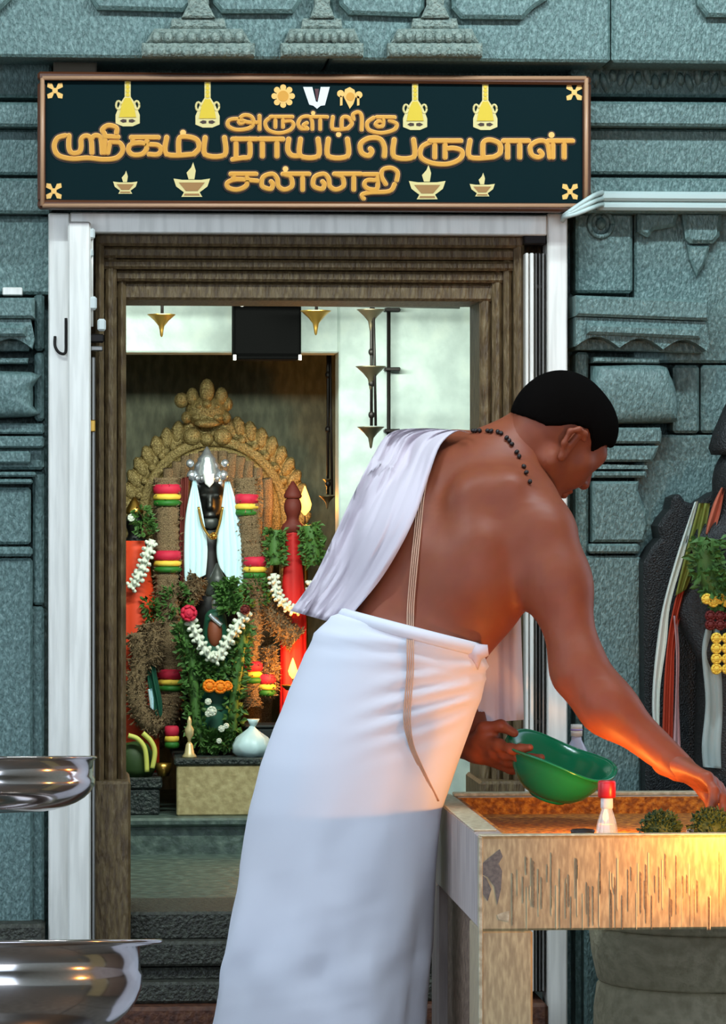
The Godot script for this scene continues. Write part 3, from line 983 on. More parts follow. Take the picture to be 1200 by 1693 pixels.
func bell_emblem(t: Node, cx: float, y: float) -> void:
	var st := new_st()
	prism(st, pl([[cx - 5, y], [cx + 5, y], [cx + 5, y + 34], [cx + 13, y + 46], [cx + 20, y + 64], [cx + 20, y + 78], [cx + 8, y + 83], [cx - 8, y + 83], [cx - 20, y + 78], [cx - 20, y + 64], [cx - 13, y + 46], [cx - 5, y + 34]]), ZS - 0.001, ZS + 0.002)
	for s in [-1, 1]:
		var ring := []
		for k in 13: ring.append(P(cx + s * 15 + cos(TAU * k / 12) * 4.2, y + 48 + sin(TAU * k / 12) * 7.0, ZS + 0.001))
		tube(st, ring, 2.0 * S(ZS), 6)
	var b := obj("bell_emblem", st, M.cream_paint, t)
	st = new_st()
	prism(st, pl([[cx - 4, y + 36], [cx + 4, y + 36], [cx + 10, y + 48], [cx + 14, y + 68], [cx - 14, y + 68], [cx - 10, y + 48]]), ZS, ZS + 0.004)
	obj("bell_body", st, M.bell_yellow, b)
	for s in [-1, 1]:
		st = new_st()
		prism(st, pl([[cx + s * 2, y + 72], [cx + s * 8, y + 71], [cx + s * 13, y + 74], [cx + s * 8, y + 77], [cx + s * 2, y + 76]]), ZS, ZS + 0.003)
		obj("bell_mouth", st, M.letter_halo, b)
	for k in 5:
		st = new_st()
		prism(st, pxcircle(cx, y + 5 + k * 6.5, 3.2), ZS, ZS + 0.0035)
		obj("chain_link", st, M.bell_yellow, b)

func lamp_emblem(t: Node, cx: float, cy: float, s: float) -> void:
	var st := new_st()
	prism(st, pl([[cx - 28 * s, cy - 8 * s], [cx - 14 * s, cy - 6 * s], [cx + 14 * s, cy - 6 * s], [cx + 28 * s, cy - 8 * s], [cx + 24 * s, cy + 4 * s], [cx + 12 * s, cy + 13 * s], [cx + 16 * s, cy + 20 * s], [cx - 16 * s, cy + 20 * s], [cx - 12 * s, cy + 13 * s], [cx - 24 * s, cy + 4 * s]]), ZS - 0.001, ZS + 0.002)
	prism(st, pl([[cx - 5 * s, cy - 7 * s], [cx - 8 * s, cy - 17 * s], [cx - 1 * s, cy - 25 * s], [cx + 2 * s, cy - 33 * s], [cx + 6 * s, cy - 20 * s], [cx + 4 * s, cy - 7 * s]]), ZS - 0.001, ZS + 0.0025)
	var o := obj("lamp_emblem", st, M.cream_paint, t)
	st = new_st()
	prism(st, pl([[cx - 20 * s, cy - 2 * s], [cx + 20 * s, cy - 2 * s], [cx + 9 * s, cy + 11 * s], [cx - 9 * s, cy + 11 * s]]), ZS, ZS + 0.003)
	prism(st, pl([[cx - 11 * s, cy + 15 * s], [cx + 11 * s, cy + 15 * s], [cx + 12 * s, cy + 18 * s], [cx - 12 * s, cy + 18 * s]]), ZS, ZS + 0.003)
	obj("lamp_bowl", st, M.bronze_paint, o)

# ---------- steel frame, folding gate, conduit ----------
func gate() -> void:
	var t := setting("trim_1", "brushed steel frame around the doorway")
	var st := new_st()
	pbox(st, 80, 352, 115, 1900, 0.03, -0.06, 0.003)
	obj("frame_post", st, M.steel, t)
	st = new_st()
	pbox(st, 905, 352, 938, 1900, 0.03, -0.06, 0.003)
	obj("frame_post", st, M.steel, t)
	st = new_st()
	pbox(st, 115.5, 353, 904.5, 387, 0.028, -0.05, 0.003)
	obj("frame_header", st, M.steel, t)
	# left: the closing tube of the gate with its latch
	var g := thing("gate_leaf", "bright steel gate tube with rods and latch beside the left door jamb", "gate", P(130, 1640, 0.06))
	st = new_st()
	pbox(st, 112, 366, 150, 1640, 0.075, 0.032, 0.004)
	obj("square_tube", st, M.steel, g)
	st = new_st()
	pbox(st, 151.5, 590, 157.5, 1640, 0.05, 0.01, 0.002)
	obj("side_strip", st, M.dull_steel, g)
	for q in [[152, 380, 152, 540, 0.003]]:
		st = new_st()
		tube(st, [P(q[0], q[1], 0.06), P(q[2], q[3], 0.06)], q[4], 8)
		obj("lock_rod", st, M.steel, g)
	for q in [[151, 386, 6, 9], [151, 418, 3.5, 7], [153, 501, 7, 11], [168, 537, 7, 10]]:
		st = new_st()
		pbox(st, q[0] - q[2], q[1] - q[3], q[0] + q[2], q[1] + q[3], 0.072, 0.045, 0.004)
		obj("rod_guide", st, M.white_plastic, g)
	st = new_st()
	pbox(st, 148, 552, 172, 566, 0.062, 0.03, 0.003)
	obj("hasp", st, M.dark_metal, g)
	st = new_st()
	pbox(st, 150, 572, 170, 580, 0.06, 0.03, 0.002)
	obj("hasp_plate", st, M.dull_steel, g)
	st = new_st()
	tube(st, curve([P(91, 556, 0.036), P(91, 572, 0.04), P(98, 583, 0.042), P(108, 583, 0.042), P(109, 560, 0.04), P(109, 526, 0.036)], 5), 0.0032, 8)
	obj("hook", st, M.dark_metal, g)
	st = new_st()
	pbox(st, 149, 694, 158, 714, 0.056, 0.03, 0.002)
	obj("clip", st, M.brass, g)
	# right: the gate folded together against the frame
	g = thing("folding_gate", "folded bundle of thin steel gate bars against the right door post", "gate", P(886, 1640, 0.0))
	var xs := [[868.5, 874, 0.02, 0], [876, 882.5, 0.026, 1], [884.5, 888, 0.012, 2], [890.5, 894, 0.008, 2], [896, 900, 0.012, 2]]
	for q in xs:
		st = new_st()
		pbox(st, q[0], 418, q[1], 1640, q[2], -0.03, 0.002)
		obj("gate_bar", st, M.steel if q[3] < 2 else M.dull_steel, g)
	for k in 5:
		st = new_st()
		pbox(st, 868, 470 + k * 240, 901, 478 + k * 240, 0.006, -0.004, 0.002)
		obj("gate_link", st, M.dark_metal, g)
	st = new_st()
	pbox(st, 866, 388, 904, 404, 0.016, -0.04, 0.003)
	obj("top_track", st, M.dark_metal, g)
	# conduit over the right wall
	var c := thing("cable_conduit", "white plastic cable conduit running along the right wall", "conduit", P(1100, 346, 0.03))
	for q in [[990, 313, 1190, 329, 0.05], [990, 329.5, 1190, 344, 0.044]]:
		st = new_st()
		var yy := Y(q[1], 0.05)
		box(st, Vector3(X(988, 0.05), Y(q[3], 0.05), 0.01), Vector3(X(1420, 0.05), yy, q[4]), 0.006)
		obj("conduit_channel", st, M.pipe_white, c)
	for k in 3:
		st = new_st()
		tube(st, curve([P(996, 318 + k * 10, 0.04), P(987, 321 + k * 9.5, 0.10), P(977, 326 + k * 9, 0.134), P(954, 341 + k * 6, 0.136), P(936, 354 + k * 2, 0.13), P(930, 360 + k * 2, 0.05)], 5), 0.0055, 8)
		obj("bent_cable", st, M.pipe_white, c)
	# little tag stuck on the left wall
	st = new_st()
	pbox(st, 4, 475, 37, 488, 0.012, -0.03, 0.002)
	var tg := obj("metal_tag", st, M.steel)
	tg.set_meta("label", "small shiny metal tag on the teal wall left of the steel frame")
	tg.set_meta("category", "tag")

# ---------- the offering table ----------
const TZ0 := 0.55      # back
const TZ1 := 1.5       # front
func table_top() -> float: return Y(1385, TZ1)

func offering_table() -> void:
	mottled("table_cladding", Color(0.56, 0.48, 0.34), Color(0.67, 0.59, 0.43), Color(0.76, 0.69, 0.52), 2.6, 0.34, 0.0, 0.0, 0.03, 21, Vector3(2.4, 0.5, 2.4))
	mottled("table_side", Color(0.58, 0.52, 0.50), Color(0.66, 0.60, 0.57), Color(0.73, 0.67, 0.64), 2.0, 0.5, 0.0, 0.0, 0.01, 22, Vector3(3, 0.4, 3))
	mottled("tray_glow_orange", Color(0.45, 0.23, 0.06), Color(0.70, 0.41, 0.10), Color(0.86, 0.58, 0.18), 5.0, 0.85, 0.0, 0.25, 0.02, 23)  # orange glow of the flame worked into the tray colour
	mottled("pale_rim", Color(0.58, 0.53, 0.42), Color(0.70, 0.66, 0.54), Color(0.80, 0.78, 0.68), 5.0, 0.5, 0.0, 0.0, 0.02, 24)
	mottled("brown_panel", Color(0.40, 0.32, 0.26), Color(0.52, 0.43, 0.36), Color(0.62, 0.53, 0.45), 3.0, 0.6, 0.0, 0.2, 0.02, 25)
	mottled("drip_stain", Color(0.40, 0.31, 0.19), Color(0.49, 0.40, 0.26), Color(0.58, 0.49, 0.33), 8.0, 0.4, 0.0, 0.0, 0.03, 26)
	mat("drip_pale", Color(0.80, 0.73, 0.55), 0.3)
	mottled("grey_patch", Color(0.32, 0.29, 0.27), Color(0.40, 0.37, 0.34), Color(0.46, 0.42, 0.38), 6.0, 0.5, 0.0, 0.0, 0.03, 27)
	var h := table_top()
	var xl := X(794, TZ1)
	var xr := xl + 1.5
	var yb := Y(1541, TZ1)
	var t := thing("offering_table", "heavy buff clad offering table with a raised rim and drip stained front", "table", Vector3(xl + 0.7, 0, 1.0))
	slab("front_apron", Vector3(xl, yb, TZ1 - 0.05), Vector3(xr, h, TZ1), M.table_cladding, t, 0.004)
	slab("side_apron", Vector3(xl, yb, TZ0), Vector3(xl + 0.05, h, TZ1 - 0.052), M.table_side, t, 0.003)
	slab("back_apron", Vector3(xl + 0.05, yb, TZ0), Vector3(xr, h, TZ0 + 0.04), M.table_side, t, 0.003)
	slab("side_apron", Vector3(xr - 0.05, yb, TZ0 + 0.04), Vector3(xr, h, TZ1 - 0.052), M.table_side, t, 0.003)
	slab("tray_bed", Vector3(xl + 0.05, h - 0.07, TZ0 + 0.04), Vector3(xr - 0.05, h - 0.035, TZ1 - 0.05), M.tray_glow_orange, t, 0.002)
	slab("rim_strip", Vector3(xl - 0.001, h, TZ0 - 0.002), Vector3(xl + 0.042, h + 0.004, TZ1 - 0.11), M.pale_rim, t, 0.002)
	slab("rim_strip", Vector3(xl + 0.044, h, TZ0 - 0.002), Vector3(xr, h + 0.008, TZ0 + 0.03), M.pale_rim, t, 0.002)
	slab("rim_strip", Vector3(xl - 0.001, h, TZ1 - 0.03), Vector3(xr, h + 0.003, TZ1 + 0.001), M.pale_rim, t, 0.002)
	slab("edge_strip", Vector3(xl - 0.003, 0.0, TZ1 - 0.006), Vector3(xl + 0.004, h, TZ1 + 0.002), M.pale_rim, t, 0.001)
	slab("back_ledge", Vector3(xl + 0.1, 0.58, TZ0 - 0.13), Vector3(xr - 0.5, 0.6, TZ0), M.table_side, t, 0.003)
	# inner lining of the trough
	slab("trough_lining", Vector3(xl + 0.045, h - 0.04, TZ0 + 0.036), Vector3(xr - 0.04, h - 0.001, TZ0 + 0.046), M.tray_glow_orange, t, 0.001)
	slab("trough_lining", Vector3(xl + 0.044, h - 0.04, TZ0 + 0.046), Vector3(xl + 0.056, h - 0.001, TZ1 - 0.05), M.tray_glow_orange, t, 0.001)
	var xw := X(881, TZ1)
	for q in [[xl, xw], [xr - (xw - xl), xr]]:
		slab("leg", Vector3(q[0] + 0.001, 0, TZ1 - 0.2), Vector3(q[1], yb, TZ1 - 0.002), M.table_cladding, t, 0.004)
		slab("leg", Vector3(q[0] + 0.001, 0, TZ0 + 0.002), Vector3(q[1], yb, TZ0 + 0.12), M.table_side, t, 0.004)
	slab("under_panel", Vector3(xl + 0.022, 0.0, TZ0 + 0.122), Vector3(xl + 0.05, yb, TZ1 - 0.23), M.brown_panel, t, 0.003)
	# drips and patches standing slightly proud of the cladding
	for k in 74:
		var px := 850.0 + k * 5.0 + rng.randf_range(-9, 9)
		var y0 := 1416.0 + rng.randf_range(-12, 70)
		var y1 := minf(1538.0, y0 + rng.randf_range(20, 100))
		var w := rng.randf_range(0.35, 1.3)
		var st := new_st()
		prism(st, pxpoly([[px - w, y0], [px + w, y0 + 3], [px + w * 0.8, y1 - 4], [px, y1], [px - w * 0.8, y1 - 5]], TZ1), TZ1 - 0.002, TZ1 + 0.0012)
		obj("drip", st, M.drip_stain if k % 3 else M.drip_pale, t)
	for q in [[[797, 1428], [806, 1420], [816, 1412], [826, 1404], [831, 1416], [824, 1428], [830, 1440], [828, 1470], [822, 1496], [817, 1466], [806, 1450], [797, 1446]],
			[[796, 1446], [804, 1452], [812, 1470], [806, 1490], [798, 1478]]]:
		var st := new_st()
		prism(st, pxpoly(q, TZ1), TZ1 - 0.002, TZ1 + 0.0008)
		obj("worn_patch", st, M.grey_patch, t)
	var st2 := new_st()
	prism(st2, pxpoly([[822, 1512], [832, 1508], [842, 1506], [841, 1524], [824, 1520]], TZ1), TZ1 - 0.002, TZ1 + 0.001)
	obj("worn_patch", st2, M.pale_rim, t)
	# round stone pedestal under and behind the table
	mottled("pedestal_stone", Color(0.60, 0.56, 0.45), Color(0.72, 0.68, 0.56), Color(0.80, 0.76, 0.64), 3.0, 0.7, 0.0, 0.35, 0.02, 29)
	var cz := 0.28
	var cx := X(1166, cz)
	var pd := thing("stone_pedestal", "round buff stone pedestal standing in the dark under the offering table", "pedestal", Vector3(cx, 0, cz - 0.04))
	var R := 0.245
	var yy := [0.0, 0.12, 0.24, 0.36, 0.44, 0.52]
	var rr := [R * 0.98, R * 0.96, R * 0.93, R, R * 0.98, R * 1.02]
	for i in 5:
		var st := new_st()
		lathe(st, [Vector2(0.0, yy[i]), Vector2(rr[i] - 0.006, yy[i]), Vector2(rr[i], yy[i] + 0.006), Vector2((rr[i] + rr[i + 1]) / 2 + 0.003, (yy[i] + yy[i + 1]) / 2), Vector2(rr[i + 1], yy[i + 1] - 0.008), Vector2(rr[i + 1] - 0.006, yy[i + 1] - 0.001), Vector2(0.0, yy[i + 1] - 0.001)], Vector3(cx, 0, cz - 0.04), 40)
		obj("stone_drum", st, M.pedestal_stone, pd)

# ---------- stainless bowls on a stand at the left ----------
func bowls() -> void:
	var z := 1.3
	var s := S(z)
	var cx := X(-62, z)
	var stand := thing("bowl_stand", "steel two tier stand carrying the bowls at the left edge", "stand", Vector3(cx, 0, z))
	var y_low := Y(1712, z)
	var y_up := Y(1338, z)
	var st := new_st()
	lathe(st, [Vector2(0.0, 0.0), Vector2(0.45, 0.0), Vector2(0.45, 0.012), Vector2(0.03, 0.03), Vector2(0.0, 0.03)], Vector3(cx, 0, z), 32)
	obj("foot_plate", st, M.dull_steel, stand)
	st = new_st()
	tube(st, [Vector3(cx, 0.02, z), Vector3(cx, y_low - 0.024, z)], 0.016, 12)
	obj("pole", st, M.dull_steel, stand)
	st = new_st()
	tube(st, [Vector3(cx, 0.02, z - 0.42), Vector3(cx, y_up - 0.024, z - 0.42), Vector3(cx, y_up - 0.024, z)], 0.014, 12)
	obj("pole", st, M.dull_steel, stand)
	for y in [y_low, y_up]:
		st = new_st()
		lathe(st, [Vector2(0.0, y - 0.03), Vector2(0.06, y - 0.03), Vector2(0.062, y - 0.024), Vector2(0.0, y - 0.022)], Vector3(cx, 0, z), 24)
		obj("tray_plate", st, M.dull_steel, stand)
	for q in [[y_up, 219.0, 1250.0, 1286.0, 0, "smaller stainless bowl on the upper tier at the left edge"], [y_low, 326.0, 1553.0, 1608.0, 1, "big wide rimmed stainless bowl low at the left edge"]]:
		var y0: float = q[0] - 0.002
		var yr: float = Y(q[2], z)
		var yn: float = Y(q[3], z)
		var R: float = q[1] * s
		var big: bool = q[4] == 1
		var b := thing("steel_bowl", q[5], "bowl", Vector3(cx, y0, z), "stainless bowls on the stand")
		var rn: float = R * (0.91 if big else 0.995)
		var prof := [Vector2(0.0, y0), Vector2(R * 0.45, y0)]
		for k in 9:
			var u := k / 8.0
			prof.append(Vector2(R * 0.45 + (rn - R * 0.45) * sin(u * PI / 2) ** 0.9, y0 + (yn - y0) * (1.0 - cos(u * PI / 2))))
		prof += [Vector2(rn * 0.985, lerpf(yn, yr, 0.15)), Vector2(rn * 0.985, lerpf(yn, yr, 0.85)), Vector2(R * 0.995, yr - 0.004), Vector2(R, yr), Vector2(R * 0.995, yr + 0.003), Vector2(rn * 0.97, yr), Vector2(rn * 0.965, lerpf(yn, yr, 0.5))]
		for k in 7:
			var u := 1.0 - k / 6.0
			prof.append(Vector2(R * 0.43 + (rn * 0.965 - R * 0.43) * sin(u * PI / 2), y0 + 0.004 + (yn - y0) * (1.0 - cos(u * PI / 2))))
		prof.append(Vector2(0.0, y0 + 0.004))
		st = new_st()
		# the tiers lean a little towards the viewer
		var bow := Basis(Vector3.RIGHT, -atan((EYE.y - yr) / (EYE.z - z)))
		for i in prof.size(): prof[i] = prof[i] - Vector2(0, yr)
		lathe(st, prof, Vector3(cx, yr, z), 64, bow)
		obj("vessel", st, M.bowl_steel, b)
		st = new_st()
		var ring := []
		for k in 65: ring.append(Vector3(cx, yr, z) + bow * Vector3(cos(TAU * k / 64) * R, 0, sin(TAU * k / 64) * R))
		tube(st, ring, 0.004 if big else 0.0025, 8)
		obj("rolled_rim", st, M.bowl_steel, b)

# ---------- the priest ----------
var body := Field.new()

# outline of the wrapped dhoti: [pixel row, left, right]
const DH := [[1042.0, 566.0, 800.0], [1052.0, 548.0, 805.0], [1070.0, 526.0, 806.0], [1100.0, 506.0, 803.0], [1150.0, 476.0, 796.0], [1200.0, 453.0, 780.0], [1262.0, 430.0, 757.0], [1340.0, 410.0, 729.0], [1450.0, 394.0, 718.0], [1550.0, 374.0, 714.0], [1640.0, 358.0, 704.0], [1693.0, 348.0, 700.0], [1800.0, 330.0, 690.0], [1888.0, 318.0, 690.0]]
const DZ := 0.86

func dh(y: float, col: int) -> float:
	for i in DH.size() - 1:
		if y <= DH[i + 1][0]:
			var t := clampf((y - DH[i][0]) / (DH[i + 1][0] - DH[i][0]), 0, 1)
			return lerpf(DH[i][col], DH[i + 1][col], t)
	return DH[-1][col]

func dh_depth(y: float) -> float: return pick([[1042, 0.150], [1065, 0.155], [1200, 0.165], [1340, 0.165], [1550, 0.165], [1888, 0.17]], y)

func dh_z(px: float, py: float) -> float:   # front of the dhoti at that pixel
	var l := dh(py, 1)
	var r := dh(py, 2)
	var u := clampf((px - (l + r) / 2) / ((r - l) / 2), -0.99, 0.99)
	return DZ + dh_depth(py) * sqrt(1 - u * u)

func on_body(px: float, py: float, off: float) -> Vector3:
	# the point of the body's skin seen there, or the nearest pass beside it
	var d := ray(px, py).normalized()
	var t := 6.6
	var best := t
	var low := 9.0
	for i in 60:
		var f := body.at(EYE + d * t) - off
		if f < low:
			low = f
			best = t
		if f < 0.0008: break
		t += maxf(f * 0.8, 0.002)
		if t > 7.9: break
	return EYE + d * best

func hand(f: Field, wrist: Vector3, fw: Vector3, palm: Vector3, thumb_side: Vector3, sc: float, curls: Array, spread: float, thumb: Array) -> Array:
	# fw: wrist -> knuckles, palm: out of the palm, thumb_side: towards the thumb; curls: one bend per finger (degrees per joint)
	var tips := []
	var s := thumb_side.normalized()
	var n := palm.normalized()
	var w := fw.normalized()
	var kn := []
	for i in 4:
		var k := wrist + w * (0.088 - 0.004 * absf(i - 1.0)) * sc + s * (0.030 - 0.020 * i) * sc
		kn.append(k)
		f.cone(wrist + s * (0.018 - 0.012 * i) * sc, 0.016 * sc, k, 0.0125 * sc)
	f.cone(wrist + w * 0.03 * sc - s * 0.01 * sc, 0.016 * sc, wrist + w * 0.06 * sc + s * 0.008 * sc, 0.016 * sc)
	var lens := [[0.040, 0.025, 0.021], [0.045, 0.028, 0.022], [0.041, 0.026, 0.021], [0.032, 0.020, 0.018]]
	for i in 4:
		var p: Vector3 = kn[i]
		var d := (w + s * (0.09 - 0.06 * i) * spread).normalized()
		var axis := d.cross(n).normalized()
		for j in 3:
			d = d.rotated(axis, deg_to_rad(curls[i][j]))
			var q: Vector3 = p + d * float(lens[i][j]) * sc
			f.cone(p, (0.0098 - 0.0008 * j) * sc, q, (0.0090 - 0.0009 * j) * sc)
			p = q
		tips.append([p, d])
	# thumb from the side of the palm
	var b := wrist + w * 0.022 * sc + s * 0.024 * sc
	f.cone(b, 0.017 * sc, thumb[0], 0.012 * sc)
	f.cone(thumb[0], 0.0118 * sc, thumb[1], 0.0105 * sc)
	f.cone(thumb[1], 0.0105 * sc, thumb[2], 0.0085 * sc)
	return tips

func priest() -> void:
	mat("skin", Color.WHITE, 0.5, 0.0, 0.4)
	M.skin.vertex_color_use_as_albedo = true
	M.skin.heightmap_enabled = false
	mottled("hair", Color(0.03, 0.025, 0.022), Color(0.05, 0.04, 0.036), Color(0.085, 0.07, 0.062), 22.0, 0.95, 0.0, 0.12, 0.06, 33)
	M.hair.metallic_specular = 0.1
	mat("cotton", Color(0.86, 0.855, 0.89), 0.9)
	mat("cotton_rose", Color(0.80, 0.75, 0.78), 0.9)
	mat("thread", Color(0.78, 0.62, 0.52), 0.7)
	mat("dark_bead", Color(0.10, 0.05, 0.04), 0.5)
	var who := thing("person", "bare-chested person in a white dhoti bending over the table, holding a green bowl", "person", Vector3(X(520, DZ), 0, DZ))
	var sh_r := P(900, 890, 0.90)
	var sh_l := P(748, 765, 0.66)
	body.k = 0.05
	# trunk: two flattened columns that merge
	body.cone(P(645, 1075, 0.83), 0.092, P(690, 915, 0.78), 0.105)
	body.cone(P(690, 915, 0.78), 0.105, P(752, 805, 0.73), 0.085)
	body.cone(P(716, 1085, 0.86), 0.092, P(775, 960, 0.84), 0.112)
	body.cone(P(775, 960, 0.85), 0.115, P(838, 860, 0.81), 0.105)
	body.cone(P(690, 1090, 0.80), 0.088, P(790, 900, 0.70), 0.11)
	# shoulder girdle
	body.cone(P(830, 775, 0.75), 0.062, P(878, 862, 0.87), 0.062)
	body.cone(P(815, 765, 0.74), 0.058, sh_l, 0.055)
	body.cone(P(790, 800, 0.78), 0.07, P(835, 840, 0.83), 0.07)
	# shoulder blade ridge
	body.cone(P(790, 805, 0.865), 0.016, P(835, 830, 0.885), 0.016)
	# shoulder blade and the small of the back
	for q in [[788, 812, 840, 804, 0.022, 0.0125], [775, 835, 792, 895, 0.034, 0.031]]:
		var s0 := on_body(q[0], q[1], 0.0)
		var s1 := on_body(q[2], q[3], 0.0)
		body.cone(s0 + (s0 - EYE).normalized() * q[5], q[4], s1 + (s1 - EYE).normalized() * q[5], q[4])
	# neck
	body.cone(P(832, 765, 0.74), 0.066, P(878, 722, 0.74), 0.064)
	body.cone(P(880, 770, 0.70), 0.045, P(905, 760, 0.70), 0.055)
	# right arm
	var el_r := P(958, 1110, 0.99)
	var wr_r := P(1122, 1268, 1.07)
	body.cone(sh_r, 0.066, P(922, 965, 0.93), 0.058)
	body.cone(P(922, 965, 0.93), 0.058, el_r, 0.046)
	body.cone(el_r, 0.047, P(1004, 1168, 1.02), 0.047)
	body.cone(P(1004, 1168, 1.02), 0.047, wr_r, 0.030)
	# left arm, behind the trunk
	var el_l := P(742, 1030, 0.60)
	var wr_l := P(788, 1236, 0.75)
	body.cone(sh_l, 0.055, el_l, 0.042)
	body.cone(el_l, 0.044, P(762, 1130, 0.66), 0.042)
	body.cone(P(762, 1130, 0.66), 0.042, wr_l, 0.029)
	# hips and legs under the cloth, down to the feet
	body.cone(P(645, 1120, 0.85), 0.10, P(690, 1120, 0.86), 0.10)
	var knee_a := P(560, 1480, 0.90)
	var knee_b := P(610, 1480, 0.80)
	body.cone(P(655, 1130, 0.90), 0.085, knee_a, 0.055)
	body.cone(P(640, 1130, 0.80), 0.085, knee_b, 0.055)
	var ank_a := Vector3(X(470, 0.93), 0.08, 0.93)
	var ank_b := Vector3(X(560, 0.78), 0.08, 0.78)
	body.cone(knee_a, 0.05, ank_a, 0.036)
	body.cone(knee_b, 0.05, ank_b, 0.036)
	for q in [ank_a, ank_b]:
		body.cone(q + Vector3(-0.03, -0.045, 0), 0.035, q + Vector3(0.12, -0.055, -0.05), 0.025)
	var fn := FastNoiseLite.new()
	fn.frequency = 22.0
	fn.seed = 4
	var tint := func(v: Vector3) -> Color:
		var g := fn.get_noise_3d(v.x, v.y, v.z)
		var c := Color(0.205, 0.049, 0.022).lerp(Color(0.25, 0.065, 0.030), clampf(0.5 + g * 0.6, 0, 1))
		return c
	var st := new_st()
	nets(st, body, 0.011, tint)
	# head on a finer grid
	var hc := P(924, 724, 0.745)
	var hf := (Vector3(0.63, -0.70, -0.28)).normalized()
	var hu := Vector3(0.70, 0.68, -0.12)
	hu = (hu - hf * hu.dot(hf)).normalized()
	var hr := hf.cross(hu)      # his right, towards the viewer
	var hb := Basis(hr, hu, hf)
	var H := func(r: float, u: float, f: float) -> Vector3: return hc + hb * Vector3(r, u, f)
	var head := Field.new()
	head.k = 0.022
	head.egg(H.call(0, 0.028, -0.016), Vector3(0.080, 0.094, 0.102), hb)
	head.egg(H.call(0, -0.03, 0.030), Vector3(0.064, 0.086, 0.066), hb)
	for s in [-1, 1]:
		head.cone(H.call(s * 0.055, -0.058, -0.002), 0.024, H.call(s * 0.014, -0.108, 0.066), 0.020)
		head.cone(H.call(s * 0.050, -0.012, 0.052), 0.024, H.call(s * 0.030, -0.03, 0.070), 0.022)
		head.egg(H.call(s * 0.033, 0.010, 0.074), Vector3(0.017, 0.011, 0.012), hb)
	head.cone(H.call(-0.036, 0.032, 0.074), 0.014, H.call(0.036, 0.032, 0.074), 0.014)
	head.cone(H.call(0, -0.108, 0.070), 0.020, H.call(0, -0.096, 0.074), 0.018)
	head.k = 0.022
	# neck, continuing into the trunk
	head.cone(H.call(0, -0.035, -0.040), 0.058, P(840, 762, 0.74), 0.064)
	var skin2 := func(v: Vector3) -> Color: return tint.call(v)
	nets(st, head, 0.0055, skin2)
	var fine := Field.new()
	fine.k = 0.008
	fine.cone(H.call(0, 0.018, 0.086), 0.008, H.call(0, -0.022, 0.108), 0.0125)
	for s in [-1, 1]:
		fine.egg(H.call(s * 0.012, -0.026, 0.098), Vector3(0.010, 0.008, 0.012), hb)
	fine.egg(H.call(0, -0.056, 0.090), Vector3(0.024, 0.0075, 0.012), hb)
	fine.egg(H.call(0, -0.070, 0.089), Vector3(0.021, 0.0085, 0.012), hb)
	nets(st, fine, 0.003, tint)
	# ears: rim, hollow and lobe
	for s in [-1, 1]:
		var ear := Field.new()
		ear.k = 0.006
		var rim := [[0.0, -0.034, 0.006], [0.006, -0.014, -0.012], [0.010, 0.010, -0.022], [0.011, 0.026, -0.012], [0.009, 0.030, 0.004], [0.005, 0.022, 0.014]]
		for i in rim.size() - 1:
			ear.cone(H.call(s * (0.080 + rim[i][0]), rim[i][1] - 0.006, rim[i][2] - 0.006), 0.0055, H.call(s * (0.080 + rim[i + 1][0]), rim[i + 1][1] - 0.006, rim[i + 1][2] - 0.006), 0.0052)
		ear.cone(H.call(s * 0.078, -0.028, 0.002), 0.008, H.call(s * 0.078, 0.016, -0.008), 0.010)
		ear.egg(H.call(s * 0.081, -0.040, 0.002), Vector3(0.006, 0.010, 0.009), hb)
		ear.cone(H.call(s * 0.083, -0.014, -0.006), 0.005, H.call(s * 0.085, 0.012, -0.008), 0.004)
		nets(st, ear, 0.0028, tint)
	# right hand: reaching down to the leaves
	var rh := Field.new()
	rh.k = 0.010
	var rdir := (P(1190, 1302, 1.13) - wr_r).normalized()
	var rpalm := Vector3(-0.35, -0.85, 0.25)
	rpalm = (rpalm - rdir * rpalm.dot(rdir)).normalized()
	var rth := rpalm.cross(rdir).normalized()
	if rth.z > 0: rth = -rth
	rh.cone(wr_r - rdir * 0.03, 0.030, wr_r + rdir * 0.01, 0.026)
	var rt := hand(rh, wr_r, rdir, rpalm, rth, 1.0, [[22, 26, 16], [25, 26, 16], [27, 28, 16], [30, 30, 18]], 1.0, [wr_r + rdir * 0.055 + rth * 0.042 + rpalm * 0.014, wr_r + rdir * 0.085 + rth * 0.040 + rpalm * 0.032, wr_r + rdir * 0.108 + rth * 0.030 + rpalm * 0.046])
	nets(st, rh, 0.0034, tint)
	# left hand: thumb over the bowl's rim, fingers under its side
	var lh := Field.new()
	lh.k = 0.010
	var ldir := (P(846, 1254, 0.835) - wr_l).normalized()
	var lpalm := (P(900, 1262, 0.80) - P(840, 1300, 0.80)).normalized()
	lpalm = (lpalm - ldir * lpalm.dot(ldir)).normalized()
	var lth := lpalm.cross(ldir).normalized()
	if lth.y < 0: lth = -lth
	lh.cone(wr_l - ldir * 0.05, 0.031, wr_l + ldir * 0.01, 0.030)
	hand(lh, wr_l, ldir, lpalm, lth, 1.05, [[-4, 14, 10], [-2, 14, 10], [0, 14, 10], [2, 14, 10]], 1.3, [P(800, 1204, 0.80), P(828, 1200, 0.815), P(850, 1212, 0.815)])
	lh.cone(wr_l, 0.030, P(808, 1222, 0.79), 0.024)
	nets(st, lh, 0.0034, tint)
	obj("body", st, M.skin, who)
	# hair: the skull's shell above the hairline
	var hair := Field.new()
	hair.k = 0.022
	hair.egg(H.call(0, 0.030, -0.018), Vector3(0.0845, 0.0985, 0.107), hb)
	hair.egg(H.call(0, 0.055, 0.022), Vector3(0.066, 0.066, 0.07), hb)
	hair.egg(H.call(0, 0.0, -0.05), Vector3(0.066, 0.066, 0.066), hb)
	var hi := hb.inverse()
